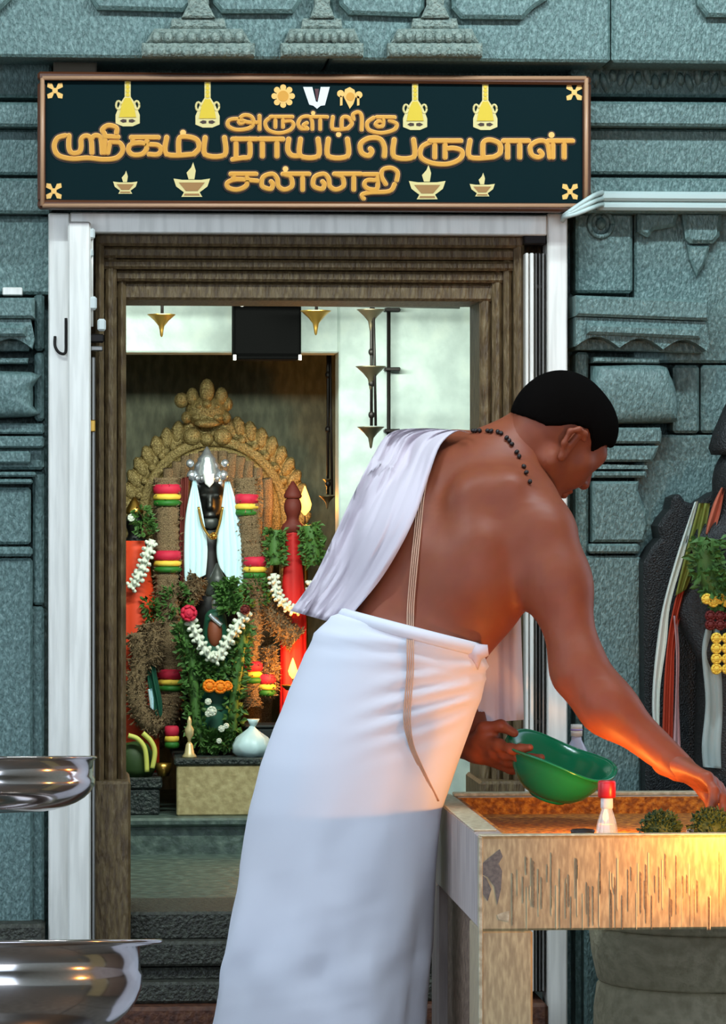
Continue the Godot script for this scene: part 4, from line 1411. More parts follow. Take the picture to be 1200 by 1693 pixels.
	var cutter := func(v: Vector3) -> float:
		var l: Vector3 = hi * (v - hc)
		var line := pick([[-0.12, -0.045], [-0.06, -0.018], [-0.03, 0.020], [0.0, 0.038], [0.03, 0.026], [0.045, 0.012], [0.058, 0.050], [0.09, 0.066]], l.z)
		return (line + fn.get_noise_3d(v.x * 4, v.y * 4, v.z * 4) * 0.004 - l.y) * 0.8
	st = new_st()
	nets(st, hair, 0.0050, null, cutter)
	obj("hair", st, M.hair, who)
	# ---- dhoti
	var rings := []
	var nseg := 72
	var fz := FastNoiseLite.new()
	fz.frequency = 1.0
	fz.seed = 9
	var rows := []
	var yy := 1042.0
	while yy < 1889.0:
		rows.append(yy)
		yy += 9.0
	for y in rows:
		var l := dh(y, 1)
		var r := dh(y, 2)
		var c := P((l + r) / 2, y, DZ)
		var a := (r - l) / 2 * S(DZ)
		var b := dh_depth(y)
		var tilt := lerpf(-0.26, 0.0, smoothstep(1042, 1190, y))
		var ring := PackedVector3Array()
		for k in nseg:
			var ph := TAU * k / nseg
			var u := cos(ph)
			# hanging folds grow downwards; slanting creases sit at the hip
			var low := smoothstep(1150, 1700, y)
			var e := 0.010 * low * sin(ph * 7 + 2.0 * fz.get_noise_2d(y * 0.004, 3.0) + (y - 1300) * 0.0025) * (0.4 + 0.6 * absf(fz.get_noise_2d(ph * 1.2, 7.0)) * 2.0)
			e += 0.010 * low * fz.get_noise_2d(cos(ph) * 2.2 + 5.0, sin(ph) * 2.2 + y * 0.0022)
			var hip := exp(-pow((y - 1150) / 60.0, 2))
			e += 0.0055 * hip * sin((y + u * 55.0) * 0.17) * smoothstep(-0.5, 0.4, u) * smoothstep(0.98, 0.6, u)
			e += 0.004 * exp(-pow((y - 1060) / 35.0, 2)) * sin((y + u * 20.0) * 0.22 + 1.0)
			ring.append(c + Vector3(u * (a + e), u * a * tilt, sin(ph) * (b + e)))
		rings.append(ring)
	st = new_st()
	loft(st, rings, true)
	var dho := obj("dhoti", st, M.cotton, who)
	# rolled waistband
	st = new_st()
	var wb := []
	var top: float = rows[0]
	for k in 49:
		var ph := TAU * k / 48
		var a := (dh(top, 2) - dh(top, 1)) / 2 * S(DZ)
		wb.append(P((dh(top, 1) + dh(top, 2)) / 2, top + 4, DZ) + Vector3(cos(ph) * (a + 0.001), cos(ph) * a * -0.26, sin(ph) * (dh_depth(top) + 0.001)))
	tube(st, wb, 0.0085, 8, 1.6)
	obj("waistband", st, M.cotton, dho)
	# the tucked knot at the right of the waist
	st = new_st()
	var kz := 0.95
	for q in [[[758, 1074], [780, 1064], [806, 1066], [808, 1084], [796, 1090], [790, 1108], [780, 1092], [764, 1086]]]:
		var r3 := []
		for lay in 5:
			var ring := PackedVector3Array()
			var f := [0.5, 0.95, 1.0, 0.85, 0.4][lay] as float
			for v in q:
				var cpx := 785.0
				var cpy := 1080.0
				ring.append(P(cpx + (v[0] - cpx) * f, cpy + (v[1] - cpy) * f, kz - 0.02 + lay * 0.010))
			r3.append(ring)
		loft(st, r3)
	obj("tucked_knot", st, M.cotton_rose, dho)
	# ---- shoulder cloth, laid over the back
	var LE := [Vector2(764, 712), Vector2(700, 708), Vector2(644, 716), Vector2(612, 762), Vector2(580, 826), Vector2(548, 894), Vector2(518, 956), Vector2(480, 1010)]
	var RE := [Vector2(776, 716), Vector2(756, 713), Vector2(728, 736), Vector2(708, 790), Vector2(688, 850), Vector2(660, 908), Vector2(624, 965), Vector2(566, 1034)]
	var le := curve(LE, 5)
	var re := curve(RE, 5)
	var nv := 33
	var outer := []
	var inner := []
	for i in le.size():
		var u := float(i) / (le.size() - 1)
		var ro := PackedVector3Array()
		var ri := PackedVector3Array()
		for j in nv:
			var v := float(j) / (nv - 1)
			var px := lerpf(le[i].x, re[i].x, v)
			var py := lerpf(le[i].y, re[i].y, v)
			# folds run along the cloth
			var fold := sin(v * 21.0 + 1.5 * sin(u * 3.0)) * 0.5 + sin(v * 47.0 + u * 2.0 + 1.0) * 0.22 + fz.get_noise_2d(v * 9.0, u * 2.5) * 0.9
			var p := on_body(px, py, 0.016)
			# beyond the body the cloth hangs in its own plane, a little behind
			if v < 0.25: p.z = minf(p.z, 0.84)
			var d := (EYE - p).normalized()
			ro.append(p + d * (0.010 + fold * 0.0085))
			ri.append(p - d * 0.004)
		outer.append(ro)
		inner.append(ri)
	# smooth the depth so that the cloth lies over, not into, the hollows
	for pas in 3:
		for i in range(1, outer.size() - 1):
			for j in range(1, nv - 1):
				var m: Vector3 = (outer[i - 1][j] + outer[i + 1][j]) * 0.5
				outer[i][j].z = lerpf(outer[i][j].z, m.z, 0.5)
	var t := PackedVector3Array()
	var n := outer.size()
	for i in n - 1:
		for j in nv - 1:
			quad(t, outer[i][j], outer[i][j + 1], outer[i + 1][j + 1], outer[i + 1][j])
			quad(t, inner[i + 1][j], inner[i + 1][j + 1], inner[i][j + 1], inner[i][j])
		quad(t, inner[i][0], outer[i][0], outer[i + 1][0], inner[i + 1][0])
		quad(t, outer[i][nv - 1], inner[i][nv - 1], inner[i + 1][nv - 1], outer[i + 1][nv - 1])
	for j in nv - 1:
		quad(t, outer[n - 1][j], outer[n - 1][j + 1], inner[n - 1][j + 1], inner[n - 1][j])
		quad(t, inner[0][j], inner[0][j + 1], outer[0][j + 1], outer[0][j])
	st = new_st()
	put(st, t, true)
	var cl := obj("shoulder_cloth", st, M.cotton_rose, who)
	# its front end hangs before the chest, seen past the waist
	st = new_st()
	var rg := []
	for i in 14:
		var u := i / 13.0
		var ring := PackedVector3Array()
		var py := lerpf(930, 1196, u)
		var x0 := lerpf(790, 786, u)
		var x1 := lerpf(858, 866, u)
		for j in 17:
			var v := j / 16.0
			ring.append(P(lerpf(x0, x1, v), py - 6 * v, 0.72 + 0.012 * sin(v * 9.0 + u) + 0.004 * sin(v * 24.0)))
		for j in 17:
			var v := 1.0 - j / 16.0
			ring.append(P(lerpf(x0, x1, v), py - 6 * v, 0.713 + 0.012 * sin(v * 9.0 + u) + 0.004 * sin(v * 24.0)))
		rg.append(ring)
	loft(st, rg, true)
	obj("hanging_end", st, M.cotton_rose, cl)
	# ---- sacred thread: several strands from the shoulder over the back and the dhoti
	var th := [[704, 782], [696, 820], [690, 880], [684, 940], [679, 1000], [678, 1040]]
	var th2 := [[678, 1062], [678, 1110], [674, 1160], [673, 1196], [680, 1232], [693, 1264], [709, 1298], [722, 1324]]
	for k in 4:
		var off := (k - 1.5) * 3.3
		var pts := []
		for q in th: pts.append(on_body(q[0] + off, q[1], 0.004))
		for q in th2: pts.append(P(q[0] + off * (1.0 if q[1] < 1200 else 0.7), q[1], dh_z(q[0], q[1]) + 0.010))
		st = new_st()
		tube(st, curve(pts, 4), 0.0014, 6)
		obj("sacred_thread", st, M.thread, who)
	# ---- bead string round the neck
	for k in 15:
		var u := k / 14.0
		var q: Vector2 = curve([Vector2(782, 712), Vector2(806, 712), Vector2(828, 716), Vector2(846, 734), Vector2(862, 762), Vector2(876, 796)], 4)[int(u * 20)]
		st = new_st()
		blob(st, on_body(q.x, q.y, 0.003), Vector3(0.0052, 0.0044, 0.0052), Basis(Vector3.BACK, k), 8, 6)
		obj("neck_bead", st, M.dark_bead, who)

# ---------- fillers for garlands ----------
func leaf_tri(t: PackedVector3Array, p: Vector3, d: Vector3, n: Vector3, l: float, w: float) -> void:
	# one small folded leaf: two halves along a midrib
	var s := d.cross(n).normalized() * w
	var tip := p + d * l + n * l * 0.15
	var mid := p + d * l * 0.45 + n * l * 0.28
	t.append_array([p, mid + s, tip, p, tip, mid - s])

func leafy(st: SurfaceTool, path: Array, r, count: int, l: float, w: float) -> void:
	var t := PackedVector3Array()
	for k in count:
		var u := rng.randf() * (path.size() - 1)
		var i := mini(int(u), path.size() - 2)
		var p: Vector3 = path[i].lerp(path[i + 1], u - i)
		var d: Vector3 = (path[i + 1] - path[i]).normalized()
		var o := Vector3(rng.randfn(), rng.randfn(), rng.randfn())
		o = (o - d * o.dot(d)).normalized()
		var rr: float = lerpf(r[i], r[i + 1], u - i) if r is Array else r
		var q := p + o * rr * rng.randf_range(0.55, 1.0)
		var dir := (o + d * rng.randf_range(-0.8, 0.8)).normalized()
		leaf_tri(t, q, dir, Vector3(rng.randfn(), rng.randfn(), rng.randfn()).normalized(), l * rng.randf_range(0.7, 1.3), w)
	st.set_smooth_group(0xFFFFFFFF)
	for v in t: st.add_vertex(v)

func path_px(q: Array, z: float, n := 5) -> Array:
	var o := []
	for v in q: o.append(P(v[0], v[1], v[2] if v.size() > 2 else z))
	return curve(o, n)

func rope(parent: Node, called: String, q: Array, z: float, wpx: float, m: Material, ridge := 0.12) -> MeshInstance3D:
	# a thick plaited strand: its radius swells along the way
	var p := path_px(q, z, 14)
	var rad := []
	for i in p.size(): rad.append(wpx * S(z) * (1.0 + ridge * (0.5 if i % 2 else -0.5) + rng.randf_range(-0.06, 0.06)))
	var st := new_st()
	tube(st, p, rad, 12)
	return obj(called, st, m, parent)

func fuzz(parent: Node, called: String, q: Array, z: float, wpx: float, m: Material, count: int) -> void:
	# loose fibres standing out of a strand
	var p := path_px(q, z, 7)
	var st := new_st()
	leafy(st, p, wpx * S(z) * 1.04, count * 4, 0.014, 0.0022)
	obj(called, st, m, parent, "stuff")

func band(parent: Node, cx: float, cy: float, hw: float, z: float, tilt := 0.0) -> void:
	# a rose, yellow and green tassel band round a strand
	var bas := Basis(Vector3.BACK, tilt)
	var c := P(cx, cy, z)
	var s := S(z)
	var cols := [["rose_band", M.rose, -22.0, -5.0], ["yellow_band", M.yellow, -6.0, 5.0], ["green_band", M.leaf_bright, 4.0, 15.0]]
	for q in cols:
		var st := new_st()
		var a: float = -q[2] * s
		var b: float = -q[3] * s
		lathe(st, [Vector2(hw * s * 0.8, a), Vector2(hw * s * 1.05, a - 0.003), Vector2(hw * s * 1.12, (a + b) / 2), Vector2(hw * s * 1.05, b + 0.003), Vector2(hw * s * 0.8, b)], c, 14, bas, func(an, y): return 1.0 + 0.05 * sin(an * 7.0 + y * 300.0))
		obj(q[0], st, q[1], parent)

func flower(parent: Node, called: String, c: Vector3, r: float, m: Material, n := 7, up := Vector3.BACK) -> void:
	var st := new_st()
	var b := Basis(Quaternion(Vector3.BACK, up))
	for ring in 2:
		for k in n:
			var a := TAU * (k + 0.5 * ring) / n
			var d := Vector3(cos(a), sin(a), 0.25 + 0.5 * ring).normalized()
			blob(st, c + b * (d * r * (0.62 - 0.22 * ring)), Vector3(r * 0.34, r * 0.34, r * 0.16), b * Basis(Quaternion(Vector3.BACK, d)), 7, 4)
	blob(st, c + b * Vector3(0, 0, r * 0.3), Vector3(r, r, r) * 0.3, b, 8, 5)
	obj(called, st, m, parent)

func jasmine(parent: Node, q: Array, z: float, wpx: float, m: Material, step := 5.0) -> void:
	# a strung garland of many small white buds, each cluster a piece
	var p := path_px(q, z, 8)
	var core := new_st()
	tube(core, p, wpx * S(z) * 0.55, 8)
	obj("garland_core", core, m, parent)
	var dist := 0.0
	for i in p.size() - 1:
		dist += p[i].distance_to(p[i + 1])
		if dist < step * S(z): continue
		dist = 0.0
		var d: Vector3 = (p[i + 1] - p[i]).normalized()
		var st := new_st()
		for k in 7:
			var a := TAU * k / 7 + rng.randf()
			var o := Vector3.BACK.cross(d).normalized() * cos(a) + Vector3.BACK * sin(a)
			blob(st, p[i] + o * wpx * S(z) * 0.75 + d * rng.randf_range(-1, 1) * 0.003, Vector3(0.3, 0.3, 0.42) * wpx * S(z) * rng.randf_range(0.85, 1.15), Basis(Quaternion(Vector3.BACK, o)), 6, 4)
		obj("bud_cluster", st, m, parent)

# ---------- the shrine ----------
func shrine() -> void:
	mottled("bronze", Color(0.40, 0.33, 0.19), Color(0.62, 0.54, 0.34), Color(0.80, 0.72, 0.50), 10.0, 0.38, 0.4, 0.3, 0.03, 41)
	mottled("vetiver", Color(0.36, 0.28, 0.19), Color(0.58, 0.48, 0.35), Color(0.76, 0.66, 0.50), 9.0, 0.9, 0.0, 0.6, 0.05, 42)
	mat("rose", Color(0.78, 0.11, 0.24), 0.7)
	mat("yellow", Color(0.92, 0.78, 0.28), 0.7)
	mat("leaf_bright", Color(0.14, 0.42, 0.12), 0.6)
	mottled("tulsi", Color(0.14, 0.26, 0.09), Color(0.27, 0.44, 0.18), Color(0.46, 0.62, 0.33), 30.0, 0.6, 0.0, 0.0, 0.05, 43)
	mat("jasmine", Color(0.86, 0.88, 0.82), 0.6)
	mat("silver", Color(0.85, 0.87, 0.90), 0.25, 0.8)
	mat("black_granite", Color(0.055, 0.06, 0.055), 0.4)
	mat("grey_granite", Color(0.22, 0.24, 0.23), 0.4)
	mat("pale_silk", Color(0.78, 0.89, 0.92), 0.7)
	mat("maroon_silk", Color(0.38, 0.12, 0.08), 0.7)
	mat("orange_silk", Color(0.85, 0.24, 0.06), 0.65)
	mat("red_silk", Color(0.72, 0.06, 0.06), 0.65)
	mat("marigold", Color(0.95, 0.52, 0.05), 0.7)
	mat("skin_sandal", Color(0.48, 0.24, 0.14), 0.6)
	mat("green_silk", Color(0.06, 0.30, 0.22), 0.6)
	mat("milk_bag", Color(0.78, 0.88, 0.90), 0.4)
	mottled("buff_board", Color(0.60, 0.53, 0.36), Color(0.70, 0.63, 0.45), Color(0.76, 0.70, 0.52), 3.0, 0.6, 0.0, 0.1, 0.02, 45)
	var Z := -1.78
	var zp := -1.42
	var hp := Y(1350, zp)
	# pedestal with a buff board in front
	var pd := thing("shrine_pedestal", "low shrine pedestal faced with a plain buff board under the deity statue", "pedestal", Vector3(X(390, -1.5), hp, -1.6))
	box3("board", Vector3(X(292, -1.47), hp, -1.50), Vector3(X(560, -1.47), Y(1264, -1.47), -1.47), M.buff_board, pd)
	box3("top_slab", Vector3(X(288, -1.47), Y(1264, -1.47), -2.1), Vector3(X(565, -1.47), Y(1252, -1.47), -1.465), M.dark_stone, pd)
	box3("block", Vector3(X(300, -1.47), hp, -2.08), Vector3(X(555, -1.47), Y(1264, -1.47), -1.501), M.dark_stone, pd)
	var yt := Y(1252, -1.47)
	var pd2 := thing("stone_block", "dark stone block left of the buff pedestal carrying wrapped offerings", "block", Vector3(X(220, -1.55), hp, -1.6))
	box3("upper_course", Vector3(X(150, -1.5), Y(1302, -1.5), -1.9), Vector3(X(268, -1.5), Y(1284, -1.5), -1.5), M.dark_stone, pd2)
	box3("lower_course", Vector3(X(150, -1.5), hp, -1.9), Vector3(X(264, -1.5), Y(1303, -1.5), -1.505), M.dark_stone, pd2)
	# ---- the bronze arch
	var ar := thing("bronze_arch", "ornate bronze arch with a lion mask crest framing the deity statue", "arch", Vector3(X(355, -2.0), yt, -2.0))
	var za := -2.0
	var bands := [[139.0, 17.0, 0.020, "outer_rim"], [118.0, 8.5, 0.030, "roll_rim"], [102.0, 8.5, 0.026, "inner_rim"]]
	for q in bands:
		var pts := []
		for k in 41:
			var a := lerpf(-0.22, PI + 0.22, k / 40.0)
			var rx: float = q[0]
			pts.append(P(354 + cos(a) * rx, 858 - sin(a) * rx * 1.09, za + (0.02 if q[1] < 10.0 else 0.0)))
		var st := new_st()
		tube(st, pts, q[1] * S(za), 10, 0.6, Vector3.BACK)
		obj(q[3], st, M.bronze, ar)
	# back plate between the rims
	var st2 := new_st()
	var ringo := PackedVector2Array()
	for k in 25:
		var a := lerpf(-0.22, PI + 0.22, k / 24.0)
		var v := P(354 + cos(a) * 139, 858 - sin(a) * 152, za)
		ringo.append(Vector2(v.x, v.y))
	for k in 25:
		var a := lerpf(PI + 0.22, -0.22, k / 24.0)
		var v := P(354 + cos(a) * 96, 858 - sin(a) * 104, za)
		ringo.append(Vector2(v.x, v.y))
	prism(st2, ringo, za - 0.02, za - 0.004)
	obj("arch_plate", st2, M.bronze, ar)
	# flame leaves round the outside
	for k in 23:
		var a := lerpf(0.0, PI, k / 22.0)
		if absf(a - PI / 2) < 0.22: continue
		var c := P(354 + cos(a) * 145, 858 - sin(a) * 159, za + 0.012)
		var st := new_st()
		blob(st, c, Vector3(0.017, 0.030, 0.014), Basis(Vector3.BACK, a - PI / 2 + 0.55 * (1 if a < PI / 2 else -1)), 8, 6)
		blob(st, c + Vector3(cos(a), sin(a), 0.3) * 0.012, Vector3(0.008, 0.012, 0.008), Basis(Vector3.BACK, a), 7, 5)
		obj("flame_leaf", st, M.bronze, ar)
	# bosses between the rims
	for k in 17:
		var a := lerpf(0.1, PI - 0.1, k / 16.0)
		var st := new_st()
		blob(st, P(354 + cos(a) * 129, 858 - sin(a) * 140, za + 0.022), Vector3(0.011, 0.011, 0.008), Basis(), 8, 5)
		obj("boss", st, M.bronze, ar)
	# curled feet
	for s in [-1, 1]:
		var pts := path_px([[354 + s * 128, 872], [354 + s * 124, 905], [354 + s * 110, 915], [354 + s * 98, 900], [354 + s * 104, 884]], za + 0.02, 5)
		var st := new_st()
		tube(st, pts, 0.018, 10)
		obj("scroll_foot", st, M.bronze, ar)
		st = new_st()
		box(st, Vector3(X(354 + s * 122 - 14, za), yt, za - 0.03), Vector3(X(354 + s * 122 + 14, za), Y(900, za), za), 0.006)
		obj("upright", st, M.bronze, ar)
	# crest: a lion mask with a crown of lobes
	var cr := new_st()
	blob(cr, P(342, 680, za + 0.03), Vector3(0.060, 0.046, 0.045), Basis(), 14, 9)
	var crest := obj("lion_mask", cr, M.bronze, ar)
	for q in [[342, 646, 13, 20], [318, 656, 11, 15], [366, 655, 11, 15], [300, 662, 13, 13], [376, 668, 9, 12], [325, 690, 10, 7], [360, 690, 10, 7], [342, 668, 9, 8], [328, 672, 7, 6], [357, 672, 7, 6], [342, 700, 22, 7], [308, 690, 9, 10], [374, 690, 8, 10]]:
		var st := new_st()
		blob(st, P(q[0], q[1], za + 0.065 - 0.0006 * absf(q[0] - 342)), Vector3(q[2] * S(za), q[3] * S(za), 0.02), Basis(), 9, 6)
		obj("mask_lobe", st, M.bronze, crest)
	for q in [[318, 722, 16], [342, 726, 12], [368, 722, 16]]:
		var st := new_st()
		blob(st, P(q[0], q[1], za + 0.03), Vector3(q[2] * S(za), q[2] * S(za) * 0.9, 0.02), Basis(), 10, 6)
		obj("crest_disc", st, M.bronze, ar)
	# ---- the deity statue
	var idol := thing("deity_statue", "dark stone deity statue with a silver crown and pale blue silk before the arch", "statue", Vector3(X(350, Z), yt, Z))
	var bd := Field.new()
	bd.k = 0.03
	bd.cone(Vector3(X(350, Z), yt + 0.088, Z), 0.085, P(350, 1120, Z), 0.075)
	bd.cone(P(350, 1120, Z), 0.075, P(348, 1010, Z), 0.06)
	bd.cone(P(348, 1010, Z), 0.06, P(346, 900, Z), 0.055)
	bd.cone(P(325, 885, Z), 0.034, P(370, 885, Z), 0.034)
	bd.cone(P(346, 880, Z), 0.026, P(345, 850, Z), 0.026)
	for s in [-1, 1]:
		bd.cone(P(348 + s * 30, 888, Z), 0.026, P(348 + s * 44, 945, Z + 0.01), 0.021)
		bd.cone(P(348 + s * 44, 945, Z + 0.01), 0.021, P(348 + s * 36, 985, Z + 0.06), 0.017)
		bd.cone(P(348 + s * 30, 888, Z - 0.02), 0.022, P(348 + s * 52, 840, Z - 0.02), 0.016)
	var st3 := new_st()
	nets(st3, bd, 0.010)
	var hd := Field.new()
	hd.k = 0.012
	hd.egg(P(347, 826, Z + 0.012), Vector3(0.042, 0.060, 0.046))
	hd.egg(P(347, 846, Z + 0.022), Vector3(0.034, 0.040, 0.038))
	hd.cone(P(347, 820, Z + 0.057), 0.006, P(347, 838, Z + 0.064), 0.009)
	hd.egg(P(347, 853, Z + 0.058), Vector3(0.016, 0.005, 0.007))
	for s in [-1, 1]:
		hd.egg(P(345 + s * 26, 828, Z - 0.005), Vector3(0.007, 0.022, 0.010))
		hd.egg(P(347 + s * 11, 819, Z + 0.052), Vector3(0.009, 0.004, 0.005))
	nets(st3, hd, 0.0045)
	obj("stone_body", st3, M.black_granite, idol)
	# lighter grey piece at the chin
	var st4 := new_st()
	blob(st4, P(348, 864, Z + 0.050), Vector3(0.024, 0.018, 0.012), Basis(), 10, 6)
	obj("chin_plate", st4, M.grey_granite, idol)
	# crown
	st4 = new_st()
	lathe(st4, [Vector2(0.040, -0.004), Vector2(0.045, 0.004), Vector2(0.043, 0.014), Vector2(0.038, 0.018), Vector2(0.041, 0.026), Vector2(0.034, 0.036), Vector2(0.036, 0.042), Vector2(0.025, 0.056), Vector2(0.027, 0.060), Vector2(0.014, 0.074), Vector2(0.010, 0.082), Vector2(0.002, 0.094)], P(342, 796, Z), 20)
	var crn := obj("crown", st4, M.silver, idol)
	for s in [-1, 1]:
		for q in [[29.0, 766.0, 7.0], [26.0, 786.0, 9.0], [20.0, 800.0, 7.0]]:
			st4 = new_st()
			blob(st4, P(343 + s * q[0], q[1], Z + 0.02), Vector3(1, 1, 0.7) * q[2] * S(Z), Basis(), 9, 6)
			obj("crown_knob", st4, M.silver, crn)
	for k in 9:
		st4 = new_st()
		var a := PI * (k + 0.5) / 9
		blob(st4, P(342, 791, Z) + Vector3(cos(a) * 0.044, 0.0, sin(a) * 0.044), Vector3(0.006, 0.008, 0.005), Basis(), 7, 5)
		obj("crown_bead", st4, M.silver, crn)
	st4 = new_st()
	prism(st4, pxpoly([[336, 784], [354, 783], [353, 798], [346, 806], [339, 800]], Z + 0.05), Z + 0.03, Z + 0.068, 0.003)
	obj("forehead_mark", st4, mat("mark_white", Color(0.93, 0.93, 0.92), 0.6), idol)
	# silk shawl falling from the shoulders: two pleated sheets
	for q in [[[[319, 794], [307, 850], [304, 910], [305, 968]], [[324, 794], [338, 865], [343, 910], [340, 950]]], [[[372, 796], [360, 880], [358, 915], [362, 936]], [[380, 796], [398, 860], [405, 920], [398, 986]]]]:
		pleated(idol, "silk_shawl", q[0], q[1], Z + 0.085, M.pale_silk, 4)
	pleated(idol, "maroon_border", [[298, 790], [297, 850], [296, 910], [298, 965]], [[312, 788], [310, 850], [307, 910], [305, 968]], Z + 0.075, M.maroon_silk, 2)
	for s in [-1, 1]:
		st4 = new_st()
		blob(st4, P(346 + s * 30, 868, Z + 0.05), Vector3(0.020, 0.034, 0.02), Basis(Vector3.BACK, s * -0.2), 10, 7)
		obj("shoulder_ornament", st4, M.black_granite, idol)
	# necklace
	st4 = new_st()
	tube(st4, path_px([[328, 838], [334, 866], [344, 884], [352, 890], [362, 868], [368, 838]], Z + 0.10, 5), 0.0035, 8)
	obj("necklace", st4, M.brass, idol)
	flower(idol, "pendant", P(353, 886, Z + 0.11), 0.014, M.brass)
	# ---- the small processional image standing before it
	var z2 := -1.62
	var im := thing("processional_image", "small dark crowned image with a silver face wrapped in green garlands", "statue", Vector3(X(356, z2), yt, z2))
	st4 = new_st()
	lathe(st4, [Vector2(0.028, 0.0), Vector2(0.031, 0.008), Vector2(0.029, 0.020), Vector2(0.024, 0.034), Vector2(0.026, 0.038), Vector2(0.017, 0.056), Vector2(0.012, 0.066), Vector2(0.003, 0.088)], P(359, 986, z2), 20)
	obj("tall_crown", st4, M.grey_granite, im)
	var f2 := Field.new()
	f2.k = 0.01
	f2.egg(P(360, 998, z2), Vector3(0.017, 0.024, 0.019))
	f2.cone(P(360, 1000, z2 + 0.016), 0.003, P(360, 1004, z2 + 0.020), 0.004)
	f2.cone(P(360, 1010, z2), 0.013, P(358, 1022, z2), 0.016)
	st4 = new_st()
	nets(st4, f2, 0.004)
	obj("silver_face", st4, M.silver, im)
	f2 = Field.new()
	f2.k = 0.02
	f2.cone(P(356, 1024, z2), 0.030, P(356, 1100, z2), 0.045)
	f2.cone(P(356, 1100, z2), 0.045, Vector3(X(356, z2), yt + 0.057, z2), 0.055)
	st4 = new_st()
	nets(st4, f2, 0.008)
	obj("robed_body", st4, M.green_silk, im)
	st4 = new_st()
	blob(st4, P(355, 1046, z2 + 0.030), Vector3(0.020, 0.042, 0.018), Basis(), 10, 7)
	obj("sandal_paste", st4, M.skin_sandal, im)
	st4 = new_st()
	tube(st4, path_px([[346, 1016], [354, 1024], [366, 1034]], z2 + 0.045, 4), 0.006, 8)
	obj("collar", st4, M.silver, im)
	# ---- garlands: each its own thing
	var g := thing("jasmine_garland", "white jasmine garland hanging in a V before the small image", "garland", P(355, 1092, z2 + 0.07), "garlands of the shrine")
	jasmine(g, [[312, 1012], [318, 1034], [330, 1060], [346, 1084], [356, 1090], [368, 1074], [384, 1048], [398, 1026], [408, 1008]], z2 + 0.07, 11.0, M.jasmine, 9.0)
	flower(g, "rose_knot", P(312, 1014, z2 + 0.085), 0.030, M.rose)
	flower(g, "rose_knot", P(405, 1008, z2 + 0.085), 0.018, mat("maroon_flower", Color(0.36, 0.05, 0.03), 0.7))
	g = thing("tulsi_garland", "thick green tulsi garland looped round the small image down to the pedestal", "garland", P(352, 1245, z2 + 0.05), "garlands of the shrine")
	for q in [[[304, 1030], [308, 1060], [318, 1100], [322, 1150], [326, 1200], [336, 1226]], [[400, 1030], [398, 1070], [392, 1110], [386, 1160], [384, 1205], [374, 1224]], [[330, 1095], [345, 1108], [358, 1112], [376, 1100]], [[338, 1222], [356, 1224], [374, 1222]], [[372, 960], [378, 985], [382, 1010]]]:
		var r := 14.0
		var core := new_st()
		tube(core, path_px(q, z2 + 0.04, 4), r * S(z2) * 0.62, 8)
		obj("garland_core", core, M.tulsi, g)
		var lf := new_st()
		leafy(lf, path_px(q, z2 + 0.04, 4), r * S(z2), 420, 0.020, 0.0065)
		obj("leaves", lf, M.tulsi, g, "stuff")
	flower(g, "marigold", P(346, 1134, z2 + 0.075), 0.024, M.marigold, 9)
	flower(g, "marigold", P(364, 1136, z2 + 0.075), 0.024, M.marigold, 9)
	flower(g, "marigold", P(376, 1134, z2 + 0.07), 0.018, M.marigold, 9)
	for q in [[344, 1160, 0.012], [350, 1176, 0.018], [344, 1180, 0.012], [366, 1205, 0.012], [374, 1200, 0.010], [362, 1225, 0.010]]:
		flower(g, "white_flower", P(q[0], q[1], z2 + 0.08), q[2], M.jasmine)
	# long vetiver garland over the statue with coloured bands
	g = thing("vetiver_garland", "long brown root garland with rose, yellow and green bands either side of the statue", "garland", P(345, 1240, Z), "garlands of the shrine")
	var zg := -1.70
	var strands := [[[275, 790], [277, 860], [277, 930], [276, 990], [282, 1040], [285, 1090], [284, 1140], [276, 1180], [256, 1195], [232, 1182]], [[408, 790], [412, 850], [416, 905], [421, 960], [424, 1000], [416, 1040], [412, 1090], [415, 1140], [415, 1168]], [[228, 1050], [226, 1090], [224, 1130], [226, 1168]], [[434, 1000], [452, 1020], [474, 1044], [490, 1058]], [[330, 955], [318, 975], [306, 990]], [[440, 1070], [444, 1110], [440, 1150]], [[250, 1040], [258, 1075], [262, 1110]]]
	var wid := [20.0, 19.0, 14.0, 17.0, 15.0, 13.0, 12.0]
	for i in strands.size():
		rope(g, "root_strand", strands[i], zg, wid[i] * 0.94, M.vetiver, 0.2)
		fuzz(g, "root_fibres", strands[i], zg, wid[i], M.vetiver, 260)
	for q in [[[226, 1046], [233, 1090], [224, 1140], [238, 1186], [266, 1204]], [[246, 1030], [252, 1062], [240, 1096]]]:
		rope(g, "root_strand", q, -1.61, 15.0, M.vetiver, 0.2)
		fuzz(g, "root_fibres", q, -1.61, 16.0, M.vetiver, 200)
	for q in [[276, 822, 21], [277, 932, 21], [408, 838, 18], [421, 942, 18], [283, 1128, 21], [222, 1148, 15], [415, 1115, 19], [440, 1136, 15]]:
		band(g, q[0], q[1], q[2], zg + 0.004)
	for q in [[292, 990, 0.04], [424, 978, 0.035], [236, 860, 0.03], [252, 1010, 0.025]]:
		var lf := new_st()
		leafy(lf, [P(q[0] - 6, q[1] - 18, zg + 0.02), P(q[0], q[1], zg + 0.03), P(q[0] + 6, q[1] + 20, zg + 0.02)], q[2] * 0.8, 150, 0.018, 0.005)
		obj("leaf_tuft", lf, M.tulsi, g, "stuff")
	# backdrop panel of woven roots inside the arch
	var bk := thing("woven_backdrop", "brown woven root panel hanging inside the bronze arch behind the statue", "panel", Vector3(X(350, -1.93), yt, -1.93))
